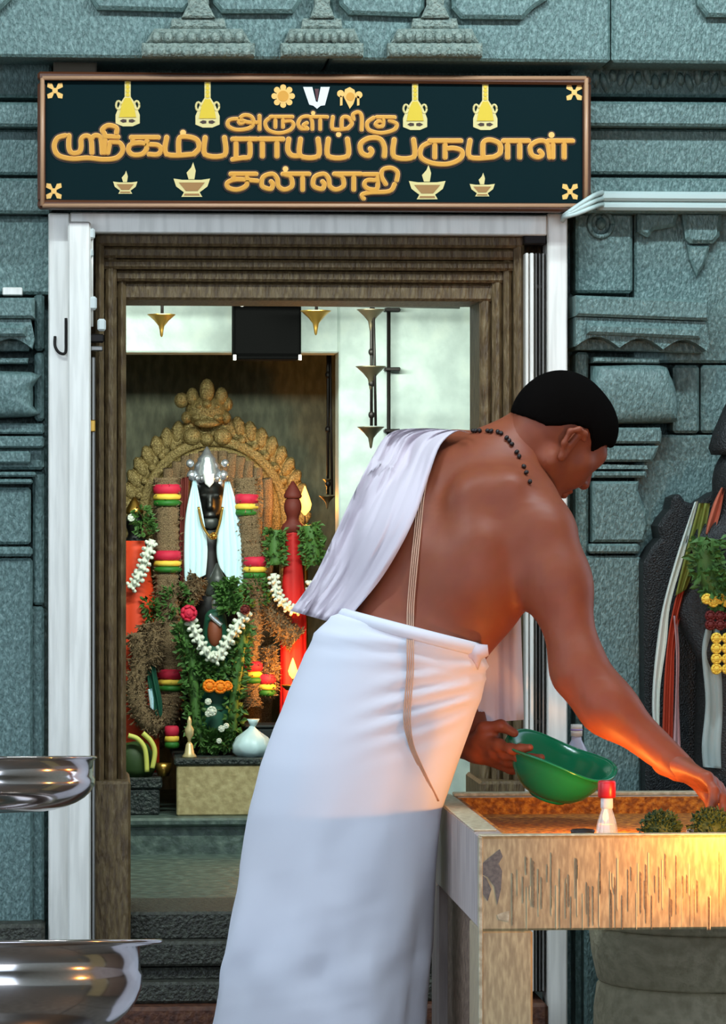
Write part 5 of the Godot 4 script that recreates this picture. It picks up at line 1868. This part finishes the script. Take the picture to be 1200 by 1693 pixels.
	for k in 13:
		var px := 262.0 + k * 15.0
		var top := 858.0 - sqrt(maxf(0.0, 1.0 - pow((px - 352) / 112.0, 2))) * 112.0
		var st := new_st()
		var pts := []
		for j in 22: pts.append(P(px + 1.5 * sin(j * 1.3 + k), lerpf(top, 1236, j / 21.0), -1.93 + 0.006 * sin(j * 2.0 + k * 1.7)))
		tube(st, pts, 8.6 * S(-1.93), 8)
		obj("root_roll", st, M.vetiver, bk)
	# ---- side figures: draped images left and right
	var sf := thing("draped_image", "orange draped image with a white garland at the left edge of the shrine", "statue", Vector3(X(226, -1.72), Y(1284, -1.5), -1.72), "draped side images")
	draped(sf, 222.0, 858.0, 1284.0, -1.72, M.orange_silk, 30.0)
	var gg := thing("jasmine_garland", "cream jasmine garland slanting across the orange draped image", "garland", P(236, 960, -1.66), "garlands of the shrine")
	jasmine(gg, [[252, 892], [244, 916], [234, 942], [224, 962], [216, 972]], -1.645, 11.0, M.jasmine, 8.0)
	flower(gg, "white_flower", P(217, 856, -1.66), 0.014, M.jasmine)
	sf = thing("draped_image", "red draped image between green garlands at the right of the arch", "statue", Vector3(X(484, -1.72), Y(1252, -1.5), -1.72), "draped side images")
	draped(sf, 484.0, 832.0, 1252.0, -1.72, M.red_silk, 16.0)
	gg = thing("tulsi_garland", "green tulsi strand left of the red draped image", "garland", P(455, 930, -1.68), "garlands of the shrine")
	for q in [[[456, 876], [454, 900], [456, 934]]]:
		var lf := new_st()
		leafy(lf, path_px(q, -1.68, 4), 14 * S(-1.68), 220, 0.017, 0.005)
		obj("leaves", lf, M.tulsi, gg, "stuff")
		var core := new_st()
		tube(core, path_px(q, -1.68, 4), 11 * S(-1.68), 8)
		obj("garland_core", core, M.tulsi, gg)
	gg = thing("tulsi_garland", "green tulsi strand right of the red draped image", "garland", P(515, 930, -1.68), "garlands of the shrine")
	for q in [[[512, 868], [516, 900], [520, 934]]]:
		var lf := new_st()
		leafy(lf, path_px(q, -1.68, 4), 17 * S(-1.68), 260, 0.017, 0.005)
		obj("leaves", lf, M.tulsi, gg, "stuff")
		var core := new_st()
		tube(core, path_px(q, -1.68, 4), 13 * S(-1.68), 8)
		obj("garland_core", core, M.tulsi, gg)
	gg = thing("jasmine_garland", "white jasmine garland curving under the red draped image", "garland", P(470, 1000, -1.66), "garlands of the shrine")
	jasmine(gg, [[452, 948], [454, 968], [462, 988], [476, 1004], [494, 1008], [512, 986], [516, 960]], -1.655, 10.0, M.jasmine, 8.0)
	# burning oil lamp by the red image
	oil_lamp(P(504, 832, -1.80), 0.026, "small burning brass oil lamp beside the red draped image", 0.05)
	oil_lamp2("orange_figure_flame", P(484, 1108, -1.6))  # added flame, standing in for an orange golden figure
	# ---- offerings on the platform
	var bl := thing("hand_bell", "slender cream hand bell standing at the corner of the buff pedestal", "bell", P(313, 1252, -1.49))
	st4 = new_st()
	lathe(st4, [Vector2(0.018, 0.0), Vector2(0.019, 0.004), Vector2(0.013, 0.012), Vector2(0.009, 0.034), Vector2(0.005, 0.040), Vector2(0.0, 0.041)], Vector3(X(313, -1.49), yt, -1.49), 18)
	obj("bell_skirt", st4, mat("cream_brass", Color(0.86, 0.78, 0.58), 0.35, 0.4), bl)
	st4 = new_st()
	lathe(st4, [Vector2(0.004, 0.040), Vector2(0.005, 0.050), Vector2(0.011, 0.060), Vector2(0.012, 0.074), Vector2(0.005, 0.086), Vector2(0.006, 0.094), Vector2(0.002, 0.108)], Vector3(X(313, -1.49), yt, -1.49), 16)
	obj("bell_handle", st4, M.cream_brass, bl)
	var bg := thing("plastic_bag", "knotted pale plastic bag lying on the pedestal beside the priest", "bag", P(412, 1252, -1.52))
	st4 = new_st()
	var wobb := func(a, y): return 1.0 + 0.07 * sin(a * 5.0 + y * 60.0) + 0.05 * sin(a * 9.0 + 1.0)
	lathe(st4, [Vector2(0.0, 0.0), Vector2(0.038, 0.0), Vector2(0.050, 0.012), Vector2(0.053, 0.03), Vector2(0.040, 0.05), Vector2(0.022, 0.064), Vector2(0.010, 0.074), Vector2(0.006, 0.080)], Vector3(X(417, -1.52), yt, -1.53), 26, Basis(), wobb)
	obj("bag_body", st4, M.milk_bag, bg)
	st4 = new_st()
	lathe(st4, [Vector2(0.006, 0.078), Vector2(0.011, 0.086), Vector2(0.017, 0.098), Vector2(0.004, 0.094)], Vector3(X(419, -1.52), yt, -1.53), 14, Basis(), wobb)
	obj("bag_knot", st4, M.milk_bag, bg)
	var bx := thing("dark_box", "dark box behind the pale plastic bag on the pedestal", "box", P(430, 1252, -1.62))
	box3("box_body", Vector3(X(404, -1.6), yt, -1.72), Vector3(X(470, -1.6), Y(1204, -1.6), -1.6), mat("box_dark", Color(0.10, 0.14, 0.15), 0.6), bx)
	box3("box_lid", Vector3(X(402, -1.6), Y(1204, -1.6), -1.722), Vector3(X(472, -1.6), Y(1198, -1.6), -1.597), M.box_dark, bx)
	# wrapped bundle with yellow ribbons on the left block
	var wz := -1.56
	var yb := Y(1284, -1.5)
	var wr := thing("wrapped_bundle", "green leaf wrapped bundle with yellow ribbons at the left of the platform", "bundle", Vector3(X(228, wz), yb, wz))
	st4 = new_st()
	lathe(st4, [Vector2(0.0, 0.0), Vector2(0.044, 0.0), Vector2(0.052, 0.02), Vector2(0.050, 0.06), Vector2(0.036, 0.085), Vector2(0.0, 0.092)], Vector3(X(222, wz), yb, wz), 20, Basis(), wobb)
	obj("leaf_wrap", st4, mat("leaf_wrap", Color(0.16, 0.26, 0.09), 0.6), wr)
	for q in [[[212, 1216], [228, 1222], [240, 1240], [243, 1276]], [[236, 1212], [250, 1226], [256, 1244], [252, 1270]]]:
		st4 = new_st()
		tube(st4, path_px(q, wz + 0.058, 5), 0.0065, 8)
		obj("yellow_ribbon", st4, mat("ribbon", Color(0.86, 0.86, 0.42), 0.6), wr)
	st4 = new_st()
	band(wr, 284, 1222, 11, -1.6)
	var br := thing("brass_cup", "small shiny brass cups beside the wrapped bundle", "cup", Vector3(X(272, wz), yb, wz))
	st4 = new_st()
	lathe(st4, [Vector2(0.0, 0.0), Vector2(0.014, 0.0), Vector2(0.02, 0.016), Vector2(0.022, 0.034), Vector2(0.019, 0.034), Vector2(0.012, 0.008), Vector2(0.0, 0.006)], Vector3(X(270, wz), yb, wz), 20)
	obj("cup_body", st4, M.brass, br)
	# green silk tassel hanging left
	var tsl := thing("silk_tassel", "dark green and white silk tassel hanging between the root garland strands", "tassel", P(255, 1190, -1.6))
	pleated(tsl, "green_fold", [[240, 1100], [244, 1130], [250, 1160], [258, 1184]], [[256, 1100], [262, 1130], [268, 1160], [268, 1186]], -1.61, M.green_silk, 2)
	pleated(tsl, "white_fold", [[244, 1140], [246, 1156], [248, 1170]], [[251, 1138], [254, 1156], [254, 1174]], -1.595, M.pale_silk, 1)
	# ---- hanging lamps and the dark box on the inner wall
	hanging_lamp(267.0, [[520.0, 24.0]], -1.05, "brass hanging lamp dish left of the dark box")
	hanging_lamp(522.0, [[514.0, 26.0]], -1.05, "brass hanging lamp dish right of the dark box")
	hanging_lamp(613.0, [[512.0, 24.0], [606.0, 26.0], [706.0, 23.0]], -1.1, "three tiered hanging oil lamp before the white wall")
	hanging_lamp(541.0, [[792.0, 9.0], [820.0, 14.0]], -1.72, "thin dark hanging lamp on a chain before the olive wall")
	var rod := thing("wall_rod", "thin dark rod standing against the white wall beside the tiered lamp", "rod", Vector3(X(643, -1.46), 0.362, -1.46))
	st4 = new_st()
	tube(st4, [Vector3(X(643, -1.46), 0.46, -1.47), Vector3(X(643, -1.46), Y(480, -1.46), -1.47)], 0.005, 8)
	obj("rod_bar", st4, M.dark_metal, rod)
	for y in [512, 610, 712]:
		st4 = new_st()
		pbox(st4, 636, y - 3, 662, y + 3, -1.455, -1.5, 0.002)
		obj("rod_bracket", st4, M.dark_metal, rod)
	var hb := thing("hanging_box", "black box hanging over the shrine opening between brass lamp dishes", "box", P(442, 590, -1.2))
	st4 = new_st()
	pbox(st4, 386, 470, 498, 588, -1.2, -1.32, 0.006)
	obj("casing", st4, M.black_box, hb)
	st4 = new_st()
	pbox(st4, 390, 588, 494, 594, -1.205, -1.31, 0.003)
	obj("bottom_rail", st4, M.black_box, hb)
	for x in [388, 496]:
		st4 = new_st()
		tube(st4, [P(x, 470, -1.25), P(x, 380, -1.25), P(x, 330, -1.25)], 0.004, 6)
		obj("hanger", st4, M.dark_metal, hb)
		st4 = new_st()
		pbox(st4, x - 3, 586, x + 3, 596, -1.198, -1.21, 0.001)
		obj("corner_clip", st4, M.dull_steel, hb)
	var wire := thing("lamp_rail", "thin steel rail under the lintel from which the lamp dishes hang", "rail", P(400, 502, -1.05))
	st4 = new_st()
	tube(st4, [P(150, 500, -1.05), P(430, 503, -1.05), P(760, 508, -1.05)], 0.004, 8)
	obj("rail_bar", st4, M.dull_steel, wire)
	st4 = new_st()
	blob(st4, P(400, 502, -1.045), Vector3(0.008, 0.008, 0.008))
	obj("rail_clip", st4, M.steel, wire)

func box3(called: String, lo: Vector3, hi: Vector3, m: Material, parent: Node) -> void:
	slab(called, lo, hi, m, parent, 0.004)

func pleated(parent: Node, called: String, L: Array, R: Array, z: float, m: Material, folds: int) -> void:
	var l := curve(L.map(func(q): return Vector2(q[0], q[1])), 5)
	var r := curve(R.map(func(q): return Vector2(q[0], q[1])), 5)
	var rg := []
	for i in l.size():
		var ring := PackedVector3Array()
		for side in 2:
			for j in 13:
				var v := j / 12.0 if side == 0 else 1.0 - j / 12.0
				var p: Vector2 = l[i].lerp(r[i], v)
				ring.append(P(p.x, p.y, z + 0.008 * sin(v * TAU * folds) + (0.0 if side == 0 else -0.004)))
		rg.append(ring)
	var st := new_st()
	loft(st, rg)
	obj(called, st, m, parent)

func draped(t: Node, cx: float, y0: float, y1: float, z: float, m: Material, hw: float) -> void:
	# head, crown and a pleated robe
	var s := S(z)
	var f := Field.new()
	f.k = 0.012
	f.egg(P(cx, y0 + 6, z), Vector3(0.024, 0.032, 0.026))
	f.cone(P(cx, y0 + 24, z), 0.014, P(cx, y0 + 36, z), 0.020)
	f.cone(P(cx - hw * 0.6, y0 + 42, z), 0.016, P(cx + hw * 0.6, y0 + 42, z), 0.016)
	var st := new_st()
	nets(st, f, 0.005)
	obj("head", st, M.black_granite if m == M.orange_silk else M.maroon_silk, t)
	st = new_st()
	lathe(st, [Vector2(0.022, 0.0), Vector2(0.025, 0.006), Vector2(0.020, 0.018), Vector2(0.012, 0.032), Vector2(0.003, 0.046)], P(cx, y0 - 8, z), 14)
	obj("crown", st, M.brass if m == M.orange_silk else M.maroon_silk, t)
	var rg := []
	for i in 24:
		var u := i / 23.0
		var ring := PackedVector3Array()
		var w := hw * lerpf(0.75, 1.35, smoothstep(0.0, 0.45, u)) * s
		for k in 36:
			var a := TAU * k / 36
			var e := 1.0 + 0.09 * u * sin(a * 9.0) + 0.05 * sin(a * 5.0 + u * 4.0)
			ring.append(P(cx, lerpf(y0 + 36, y1 - 2, u), z) + Vector3(cos(a) * w * e, 0, sin(a) * w * 0.7 * e))
		rg.append(ring)
	st = new_st()
	loft(st, rg)
	obj("robe", st, m, t)

func flame_light(parent: Node, at: Vector3, e: float, off := Vector3.ZERO) -> void:
	var l := OmniLight3D.new()
	l.name = "flame_glow"
	l.light_color = Color(1.0, 0.66, 0.28)
	l.light_energy = e
	l.light_size = 0.012
	l.omni_range = 6.0
	l.omni_attenuation = 2.0
	l.shadow_enabled = true
	parent.add_child(l)
	l.position = at - parent.position + off

func oil_lamp(at: Vector3, r: float, label: String, e: float, floor_y := -1.0) -> void:
	# a small cup on a foot, wick and flame; 'at' is the middle of the flame
	var y0: float = floor_y if floor_y >= 0.0 else Y(1252, -1.47)
	var t := thing("oil_lamp", label, "lamp", Vector3(at.x, y0, at.z))
	var cy := at.y - r * 2.6
	var st := new_st()
	lathe(st, [Vector2(0.0, 0.0), Vector2(r * 1.7, 0.0), Vector2(r * 1.6, 0.008), Vector2(r * 0.35, 0.016), Vector2(r * 0.3, maxf(0.02, cy - y0 - 0.012)), Vector2(r * 0.4, maxf(0.022, cy - y0 - 0.008))], Vector3(at.x, y0, at.z), 18)
	obj("foot", st, M.brass, t)
	st = new_st()
	lathe(st, [Vector2(0.0, -0.010), Vector2(r * 1.0, -0.006), Vector2(r * 1.7, 0.006), Vector2(r * 1.75, 0.008), Vector2(r * 1.5, 0.006), Vector2(0.0, -0.004)], Vector3(at.x, cy, at.z), 20)
	obj("cup", st, M.brass, t)
	st = new_st()
	tube(st, [Vector3(at.x, cy - 0.002, at.z), Vector3(at.x, at.y - r * 1.1, at.z)], 0.002, 6)
	obj("wick", st, M.dark_metal, t)
	st = new_st()
	lathe(st, [Vector2(0.001, -r * 1.3), Vector2(r * 0.55, -r * 0.7), Vector2(r * 0.7, -r * 0.1), Vector2(r * 0.45, r * 0.7), Vector2(0.001, r * 1.8)], at, 12)
	obj("flame", st, M.flame, t)
	flame_light(t, at, e)

func oil_lamp2(_n: String, at: Vector3) -> void:
	oil_lamp(at, 0.018, "added burning oil lamp standing in for an orange figure beside the white dhoti", 0.06)

func hanging_lamp(cx: float, dishes: Array, z: float, label: String) -> void:
	var top := Y(480, z)
	var t := thing("hanging_lamp", label, "lamp", P(cx, dishes[-1][0] + 60, z))
	var s := S(z)
	for q in dishes:
		var c := P(cx, q[0], z)
		var r: float = q[1] * s
		var st := new_st()
		lathe(st, [Vector2(0.001, -1.55 * r), Vector2(0.09 * r, -1.45 * r), Vector2(0.14 * r, -1.1 * r), Vector2(0.2 * r, -0.8 * r), Vector2(0.48 * r, -0.45 * r), Vector2(0.86 * r, -0.1 * r), Vector2(r, 0.0), Vector2(0.95 * r, 0.02 * r), Vector2(0.4 * r, -0.2 * r), Vector2(0.0, -0.25 * r)], c, 24)
		obj("dish", st, M.brass if z > -1.08 else M.aged_brass, t)
	var st2 := new_st()
	var low: float = dishes[-1][0]
	tube(st2, [P(cx + 1, low - 2, z), P(cx + 1, (low + 470) / 2, z), Vector3(X(cx, z), 2.29, z)], 0.004, 8)
	obj("rod", st2, M.dark_metal, t)
	if dishes.size() > 1:
		st2 = new_st()
		tube(st2, [P(cx + 8, low - 2, z + 0.01), P(cx + 6, low - 120, z + 0.01), P(cx + 4, 500, z + 0.01)], 0.0035, 6)
		obj("chain", st2, M.dark_metal, t)
		for k in 4:
			st2 = new_st()
			blob(st2, P(cx + 1, lerpf(low - 20, 530, k / 3.0), z), Vector3(0.008, 0.010, 0.008), Basis(), 8, 6)
			obj("rod_bead", st2, M.dark_metal, t)

# ---------- on the offering table ----------
func table_things() -> void:
	mat("green_plastic", Color(0.03, 0.42, 0.28), 0.2)
	mat("glass", Color(0.92, 0.95, 0.95, 0.22), 0.05)
	M.glass.transparency = BaseMaterial3D.TRANSPARENCY_ALPHA
	mat("red_cap", Color(0.72, 0.05, 0.08), 0.35)
	mat("violet_cap", Color(0.55, 0.50, 0.75), 0.4)
	mottled("herb", Color(0.10, 0.16, 0.05), Color(0.20, 0.28, 0.10), Color(0.34, 0.40, 0.18), 40.0, 0.7, 0.0, 0.0, 0.05, 51)
	var bed := table_top() - 0.035
	# green bowl: wavy rim, tipped towards the right
	var z := 0.84
	var c := P(928, 1248, z)
	var tilt := Basis(Vector3.BACK, deg_to_rad(-17.0)) * Basis(Vector3.RIGHT, deg_to_rad(13.0))
	var b := thing("plastic_bowl", "glossy green plastic bowl with a wavy rim held tilted over the table", "bowl", P(930, 1328, z))
	var R := 88.0 * S(z)
	var rings := []
	var n := 64
	var rimh := func(a: float) -> float: return 0.006 * cos(a * 3.0 + 0.6) - 0.003
	var shape := [[0.0, -1.0], [0.34, -1.0], [0.52, -0.93], [0.70, -0.76], [0.84, -0.5], [0.94, -0.2], [1.0, 0.0], [1.07, 0.01], [1.06, 0.035], [0.985, 0.02], [0.91, -0.18], [0.81, -0.48], [0.67, -0.72], [0.5, -0.88], [0.32, -0.94], [0.0, -0.94]]
	var hh := 0.088
	for q in shape:
		var ring := PackedVector3Array()
		for k in n:
			var a := TAU * k / n
			var up: float = (q[1] as float) * hh + (rimh.call(a) as float) * smoothstep(-0.8, 0.0, q[1])
			ring.append(c + tilt * Vector3(cos(a) * R * maxf(q[0], 0.004), up, sin(a) * R * maxf(q[0], 0.004)))
		rings.append(ring)
	var st := new_st()
	loft(st, rings)
	obj("vessel", st, M.green_plastic, b)
	st = new_st()
	var rim := []
	for k in n + 1:
		var a := TAU * k / n
		rim.append(c + tilt * Vector3(cos(a) * R * 1.075, 0.002 + (rimh.call(a) as float), sin(a) * R * 1.075))
	tube(st, rim, 0.003, 8)
	obj("rolled_rim", st, M.green_plastic, b)
	st = new_st()
	lathe(st, [Vector2(R * 0.3, -hh - 0.004), Vector2(R * 0.36, -hh - 0.004), Vector2(R * 0.36, -hh + 0.004), Vector2(R * 0.3, -hh + 0.004)], c, 32, tilt)
	obj("foot_ring", st, M.green_plastic, b)
	# little bottle with a red cap
	var zb := 1.40
	var bt := thing("glass_bottle", "little clear glass bottle with a bright red cap on the table edge", "bottle", Vector3(X(1003, zb), bed, zb))
	var bc := Vector3(X(1003, zb), bed, zb)
	var kx := 1.0 / 0.96
	st = new_st()
	var H := Y(1293, zb) - bed
	lathe(st, [Vector2(0.0, 0.0), Vector2(0.020, 0.0), Vector2(0.023, 0.005), Vector2(0.022, H * 0.22), Vector2(0.017, H * 0.42), Vector2(0.0105, H * 0.58), Vector2(0.0095, H * 0.78), Vector2(0.007, H * 0.78), Vector2(0.008, H * 0.58), Vector2(0.015, H * 0.40), Vector2(0.019, H * 0.2), Vector2(0.018, 0.004), Vector2(0.0, 0.004)], bc, 28)
	obj("glass_body", st, M.glass, bt)
	st = new_st()
	lathe(st, [Vector2(0.0, H * 0.76), Vector2(0.0155, H * 0.76), Vector2(0.0165, H * 0.78), Vector2(0.0165, H * 0.97), Vector2(0.015, H), Vector2(0.0, H)], bc, 24)
	obj("cap", st, M.red_cap, bt)
	st = new_st()
	lathe(st, [Vector2(0.0, 0.004), Vector2(0.0172, 0.0045), Vector2(0.0182, H * 0.14), Vector2(0.0, H * 0.14)], bc, 24)
	obj("camphor_filling", st, mat("camphor", Color(0.85, 0.80, 0.78), 0.6), bt)
	st = new_st()
	lathe(st, [Vector2(0.0098, H * 0.60), Vector2(0.0115, H * 0.61), Vector2(0.0112, H * 0.74), Vector2(0.0098, H * 0.75)], bc, 20)
	obj("paper_collar", st, mat("paper_white", Color(0.88, 0.84, 0.82), 0.8), bt)
	# water bottle standing behind the bowl
	var zk := 0.49
	var wb := thing("plastic_bottle", "slim clear plastic bottle with a white cap behind the green bowl", "bottle", Vector3(X(953, zk), 0.602, zk))
	var wc := Vector3(X(953, zk), 0.602, zk)
	var WH := Y(1199, zk) - 0.602
	st = new_st()
	lathe(st, [Vector2(0.0, 0.0), Vector2(0.026, 0.0), Vector2(0.028, 0.006), Vector2(0.028, WH * 0.6), Vector2(0.022, WH * 0.74), Vector2(0.011, WH * 0.84), Vector2(0.010, WH * 0.9), Vector2(0.0, WH * 0.9)], wc, 24)
	obj("bottle_body", st, mat("cloudy_plastic", Color(0.70, 0.72, 0.80), 0.25), wb)
	st = new_st()
	lathe(st, [Vector2(0.0, WH * 0.88), Vector2(0.012, WH * 0.88), Vector2(0.0125, WH * 0.94), Vector2(0.0105, WH * 0.945), Vector2(0.0125, WH * 0.95), Vector2(0.012, WH), Vector2(0.0, WH)], wc, 20)
	obj("cap", st, M.white_plastic, wb)
	st = new_st()
	lathe(st, [Vector2(0.0108, WH * 0.938), Vector2(0.0131, WH * 0.938), Vector2(0.0131, WH * 0.952), Vector2(0.0108, WH * 0.952)], wc, 20)
	obj("cap_band", st, M.violet_cap, wb)
	# unseen flame behind the bottle, lighting tray and arm; dark cup beside it
	var zl := 1.08
	var y0 := bed
	oil_lamp(Vector3(X(1001, zl), y0 + 0.036, zl), 0.009, "unseen tiny oil lamp behind the red capped bottle, lighting the tray", 0.07, bed)
	var dc := thing("dark_cup", "small dark rimmed cup beside the red capped bottle", "cup", Vector3(X(963, 1.36), bed, 1.36))
	st = new_st()
	lathe(st, [Vector2(0.0, 0.0), Vector2(0.012, 0.0), Vector2(0.009, 0.004), Vector2(0.006, 0.012), Vector2(0.0065, 0.022), Vector2(0.0, 0.022)], Vector3(X(963, 1.36), bed, 1.36), 18)
	obj("stem", st, mat("cup_pale", Color(0.75, 0.62, 0.45), 0.5), dc)
	st = new_st()
	lathe(st, [Vector2(0.006, 0.021), Vector2(0.021, 0.026), Vector2(0.023, 0.034), Vector2(0.020, 0.035), Vector2(0.016, 0.029), Vector2(0.0, 0.027)], Vector3(X(963, 1.36), bed, 1.36), 22)
	obj("rim", st, mat("cup_dark", Color(0.09, 0.05, 0.03), 0.4), dc)
	# heaps of tulsi leaves
	var k2 := 0
	for q in [[1092.0, 1352.0, 34.0, "rounded heap of dark green leaves on the table left of the hand"], [1176.0, 1356.0, 36.0, "heap of dark green leaves on the table right under the hand"]]:
		var hz := 1.38
		var hp := thing("leaf_heap", q[3], "leaves", Vector3(X(q[0], hz), bed, hz), "heaps of leaves on the table")
		st = new_st()
		var r: float = q[2] * S(hz)
		blob(st, Vector3(X(q[0], hz), bed + r * 0.9, hz), Vector3(r, r * 0.95, r) * 0.8, Basis(), 14, 8, 0.08)
		obj("heap_core", st, M.herb, hp)
		st = new_st()
		var t := PackedVector3Array()
		for k in 700:
			var d := Vector3(rng.randfn(), rng.randfn() * 0.9 + 0.3, rng.randfn()).normalized()
			if d.y < -0.5: d.y = -d.y
			var p := Vector3(X(q[0], hz), bed + r * 0.86, hz) + Vector3(d.x * r, d.y * r * 0.95, d.z * r) * rng.randf_range(0.72, 1.0)
			leaf_tri(t, p, (d + Vector3(rng.randfn(), rng.randfn(), rng.randfn()) * 0.6).normalized(), Vector3(rng.randfn(), rng.randfn(), rng.randfn()).normalized(), rng.randf_range(0.006, 0.013), 0.0028)
		st.set_smooth_group(0xFFFFFFFF)
		for v in t: st.add_vertex(v)
		obj("leaves", st, M.herb, hp, "stuff")
		k2 += 1
	var fp := thing("flower_pinch", "pinch of pale petals under the fingers of the right hand", "petals", Vector3(X(1152, 1.30), bed, 1.30))
	for k in 9:
		st = new_st()
		blob(st, Vector3(X(1140 + (k % 3) * 9.0, 1.30), bed + 0.006 + 0.010 * int(k / 3.0), 1.30 + 0.006 * (k % 2)), Vector3(0.009, 0.006, 0.008), Basis(Vector3.BACK, k * 0.7), 8, 5)
		obj("petal", st, mat("petal_pale", Color(0.82, 0.74, 0.70), 0.7) if not M.has("petal_pale") else M.petal_pale, fp)
	# standing oil lamp just outside the picture on the right, lighting the table's front
	var sx := X(1232, 1.66)
	oil_lamp(Vector3(sx, table_top() + 0.02, 1.66), 0.016, "unseen brass oil lamp out of view on the right, lighting the front of the table", 0.22, 0.0)

# ---------- draped idol at the right edge ----------
func side_idol() -> void:
	mottled("black_idol", Color(0.05, 0.05, 0.05), Color(0.09, 0.10, 0.10), Color(0.15, 0.17, 0.17), 8.0, 0.5, 0.0, 0.3, 0.03, 61)
	mat("white_silk", Color(0.80, 0.84, 0.80), 0.7)
	mat("olive_silk", Color(0.42, 0.45, 0.16), 0.7)
	mat("rust_silk", Color(0.62, 0.20, 0.08), 0.7)
	var z := 0.16
	var cx := 1222.0
	var base_y := 0.52
	var t := thing("draped_idol", "black stone idol wrapped in white, green and rust silk at the right edge", "statue", Vector3(X(cx, z), base_y, z - 0.03))
	# stone slab behind with a ragged edge, and the figure itself
	var st := new_st()
	prism(st, pxpoly([[1068, 1364], [1064, 930], [1078, 905], [1092, 890], [1088, 870], [1096, 856], [1108, 842], [1112, 822], [1124, 817], [1132, 828], [1150, 835], [1180, 815], [1262, 790], [1330, 830], [1370, 930], [1374, 1364]], z - 0.08), z - 0.19, z - 0.08, 0.008)
	obj("back_slab", st, M.black_idol, t)
	var f := Field.new()
	f.k = 0.04
	f.cone(P(cx, 1284, z), 0.10, P(cx, 1000, z), 0.09)
	f.cone(P(cx - 50, 900, z), 0.05, P(cx + 50, 900, z), 0.05)
	f.cone(P(cx, 1000, z), 0.09, P(cx, 900, z), 0.08)
	f.cone(P(cx, 890, z), 0.04, P(cx, 850, z), 0.04)
	f.egg(P(cx, 800, z), Vector3(0.06, 0.085, 0.065))
	f.cone(P(cx, 800, z + 0.06), 0.008, P(cx, 815, z + 0.066), 0.012)
	f.cone(P(cx - 58, 905, z), 0.042, P(cx - 78, 1010, z), 0.034)
	f.cone(P(cx + 58, 905, z), 0.042, P(cx + 78, 1010, z), 0.034)
	f.cone(P(cx - 78, 1010, z), 0.034, P(cx - 50, 1080, z + 0.06), 0.026)
	f.cone(P(cx + 78, 1010, z), 0.034, P(cx + 50, 1080, z + 0.06), 0.026)
	st = new_st()
	nets(st, f, 0.012)
	obj("stone_figure", st, M.black_idol, t)
	st = new_st()
	lathe(st, [Vector2(0.062, 0.0), Vector2(0.068, 0.015), Vector2(0.058, 0.05), Vector2(0.036, 0.10), Vector2(0.01, 0.15)], P(cx, 752, z), 20)
	obj("crown", st, M.black_idol, t)
	# bands of silk down the left side
	pleated(t, "white_border", [[1148, 830], [1118, 920], [1096, 1000], [1086, 1060], [1079, 1130], [1078, 1180], [1084, 1220]], [[1154, 828], [1130, 920], [1108, 1000], [1102, 1060], [1092, 1130], [1090, 1180], [1090, 1220]], z + 0.03, M.white_silk, 1)
	pleated(t, "olive_fold", [[1155, 832], [1134, 910], [1116, 985]], [[1174, 832], [1160, 905], [1134, 975]], z + 0.04, M.olive_silk, 2)
	pleated(t, "rust_fold", [[1116, 990], [1106, 1040], [1098, 1120], [1094, 1228]], [[1145, 935], [1118, 1050], [1114, 1130], [1112, 1235]], z + 0.03, M.rust_silk, 2)
	pleated(t, "rose_border", [[1113, 1018], [1117, 1080], [1116, 1150], [1112, 1235]], [[1119, 1018], [1123, 1080], [1122, 1150], [1125, 1240]], z + 0.035, mat("rose_silk", Color(0.72, 0.58, 0.58), 0.7), 1)
	pleated(t, "shoulder_fold", [[1192, 806], [1180, 830], [1170, 862], [1166, 882]], [[1198, 806], [1190, 850], [1180, 880], [1174, 888]], z + 0.05, mat("rust_pale", Color(0.70, 0.36, 0.26), 0.7), 1)
	pleated(t, "lower_cloth", [[1166, 1040], [1160, 1080], [1166, 1160], [1160, 1230], [1162, 1268]], [[1214, 1040], [1220, 1100], [1224, 1180], [1224, 1240], [1226, 1274]], z + 0.08, mat("grey_silk", Color(0.60, 0.67, 0.66), 0.7), 3)
	pleated(t, "white_border", [[1290, 828], [1314, 920], [1336, 1000], [1342, 1060], [1352, 1130], [1354, 1180], [1354, 1220]], [[1296, 830], [1326, 920], [1348, 1000], [1358, 1060], [1365, 1130], [1366, 1180], [1360, 1220]], z + 0.03, M.white_silk, 1)
	pleated(t, "rust_fold", [[1299, 935], [1326, 1050], [1330, 1130], [1332, 1235]], [[1328, 990], [1338, 1040], [1346, 1120], [1350, 1228]], z + 0.03, M.rust_silk, 2)
	# garland: leaves, yellow flowers, dark red flowers
	var g := thing("idol_garland", "leafy garland with yellow and dark red flowers on the draped idol", "garland", P(1190, 1000, z + 0.12))
	var q := [[1172, 890], [1166, 930], [1176, 965], [1196, 985], [1222, 990]]
	st = new_st()
	leafy(st, path_px(q, z + 0.11, 5), 22 * S(z), 420, 0.020, 0.006)
	obj("leaves", st, M.tulsi, g, "stuff")
	st = new_st()
	tube(st, path_px(q, z + 0.10, 5), 17 * S(z), 10)
	obj("garland_core", st, M.tulsi, g)
	for k in 6:
		flower(g, "yellow_flower", P(1168 + k * 11.0, 990 + 5.0 * (k % 2), z + 0.13), 0.016, M.yellow, 8)
	for k in 6:
		flower(g, "red_flower", P(1174 + (k % 3) * 16.0, 1018 + 15.0 * int(k / 3.0), z + 0.125), 0.016, M.maroon_flower, 8)
	for k in 8:
		flower(g, "yellow_flower", P(1184 + (k % 2) * 18.0, 1055 + 17.0 * int(k / 2.0), z + 0.13), 0.016, M.yellow, 8)
	# its plinth
	var pl2 := thing("idol_plinth", "plain dark stone plinth carrying the draped idol behind the table", "plinth", Vector3(X(cx, z), 0, z - 0.03))
	box3("plinth_block", Vector3(X(1064, z - 0.08), 0.53, -0.03), Vector3(X(1380, z - 0.08), base_y + 0.045, 0.28), M.dark_stone, pl2)

func small_things() -> void:
	pass
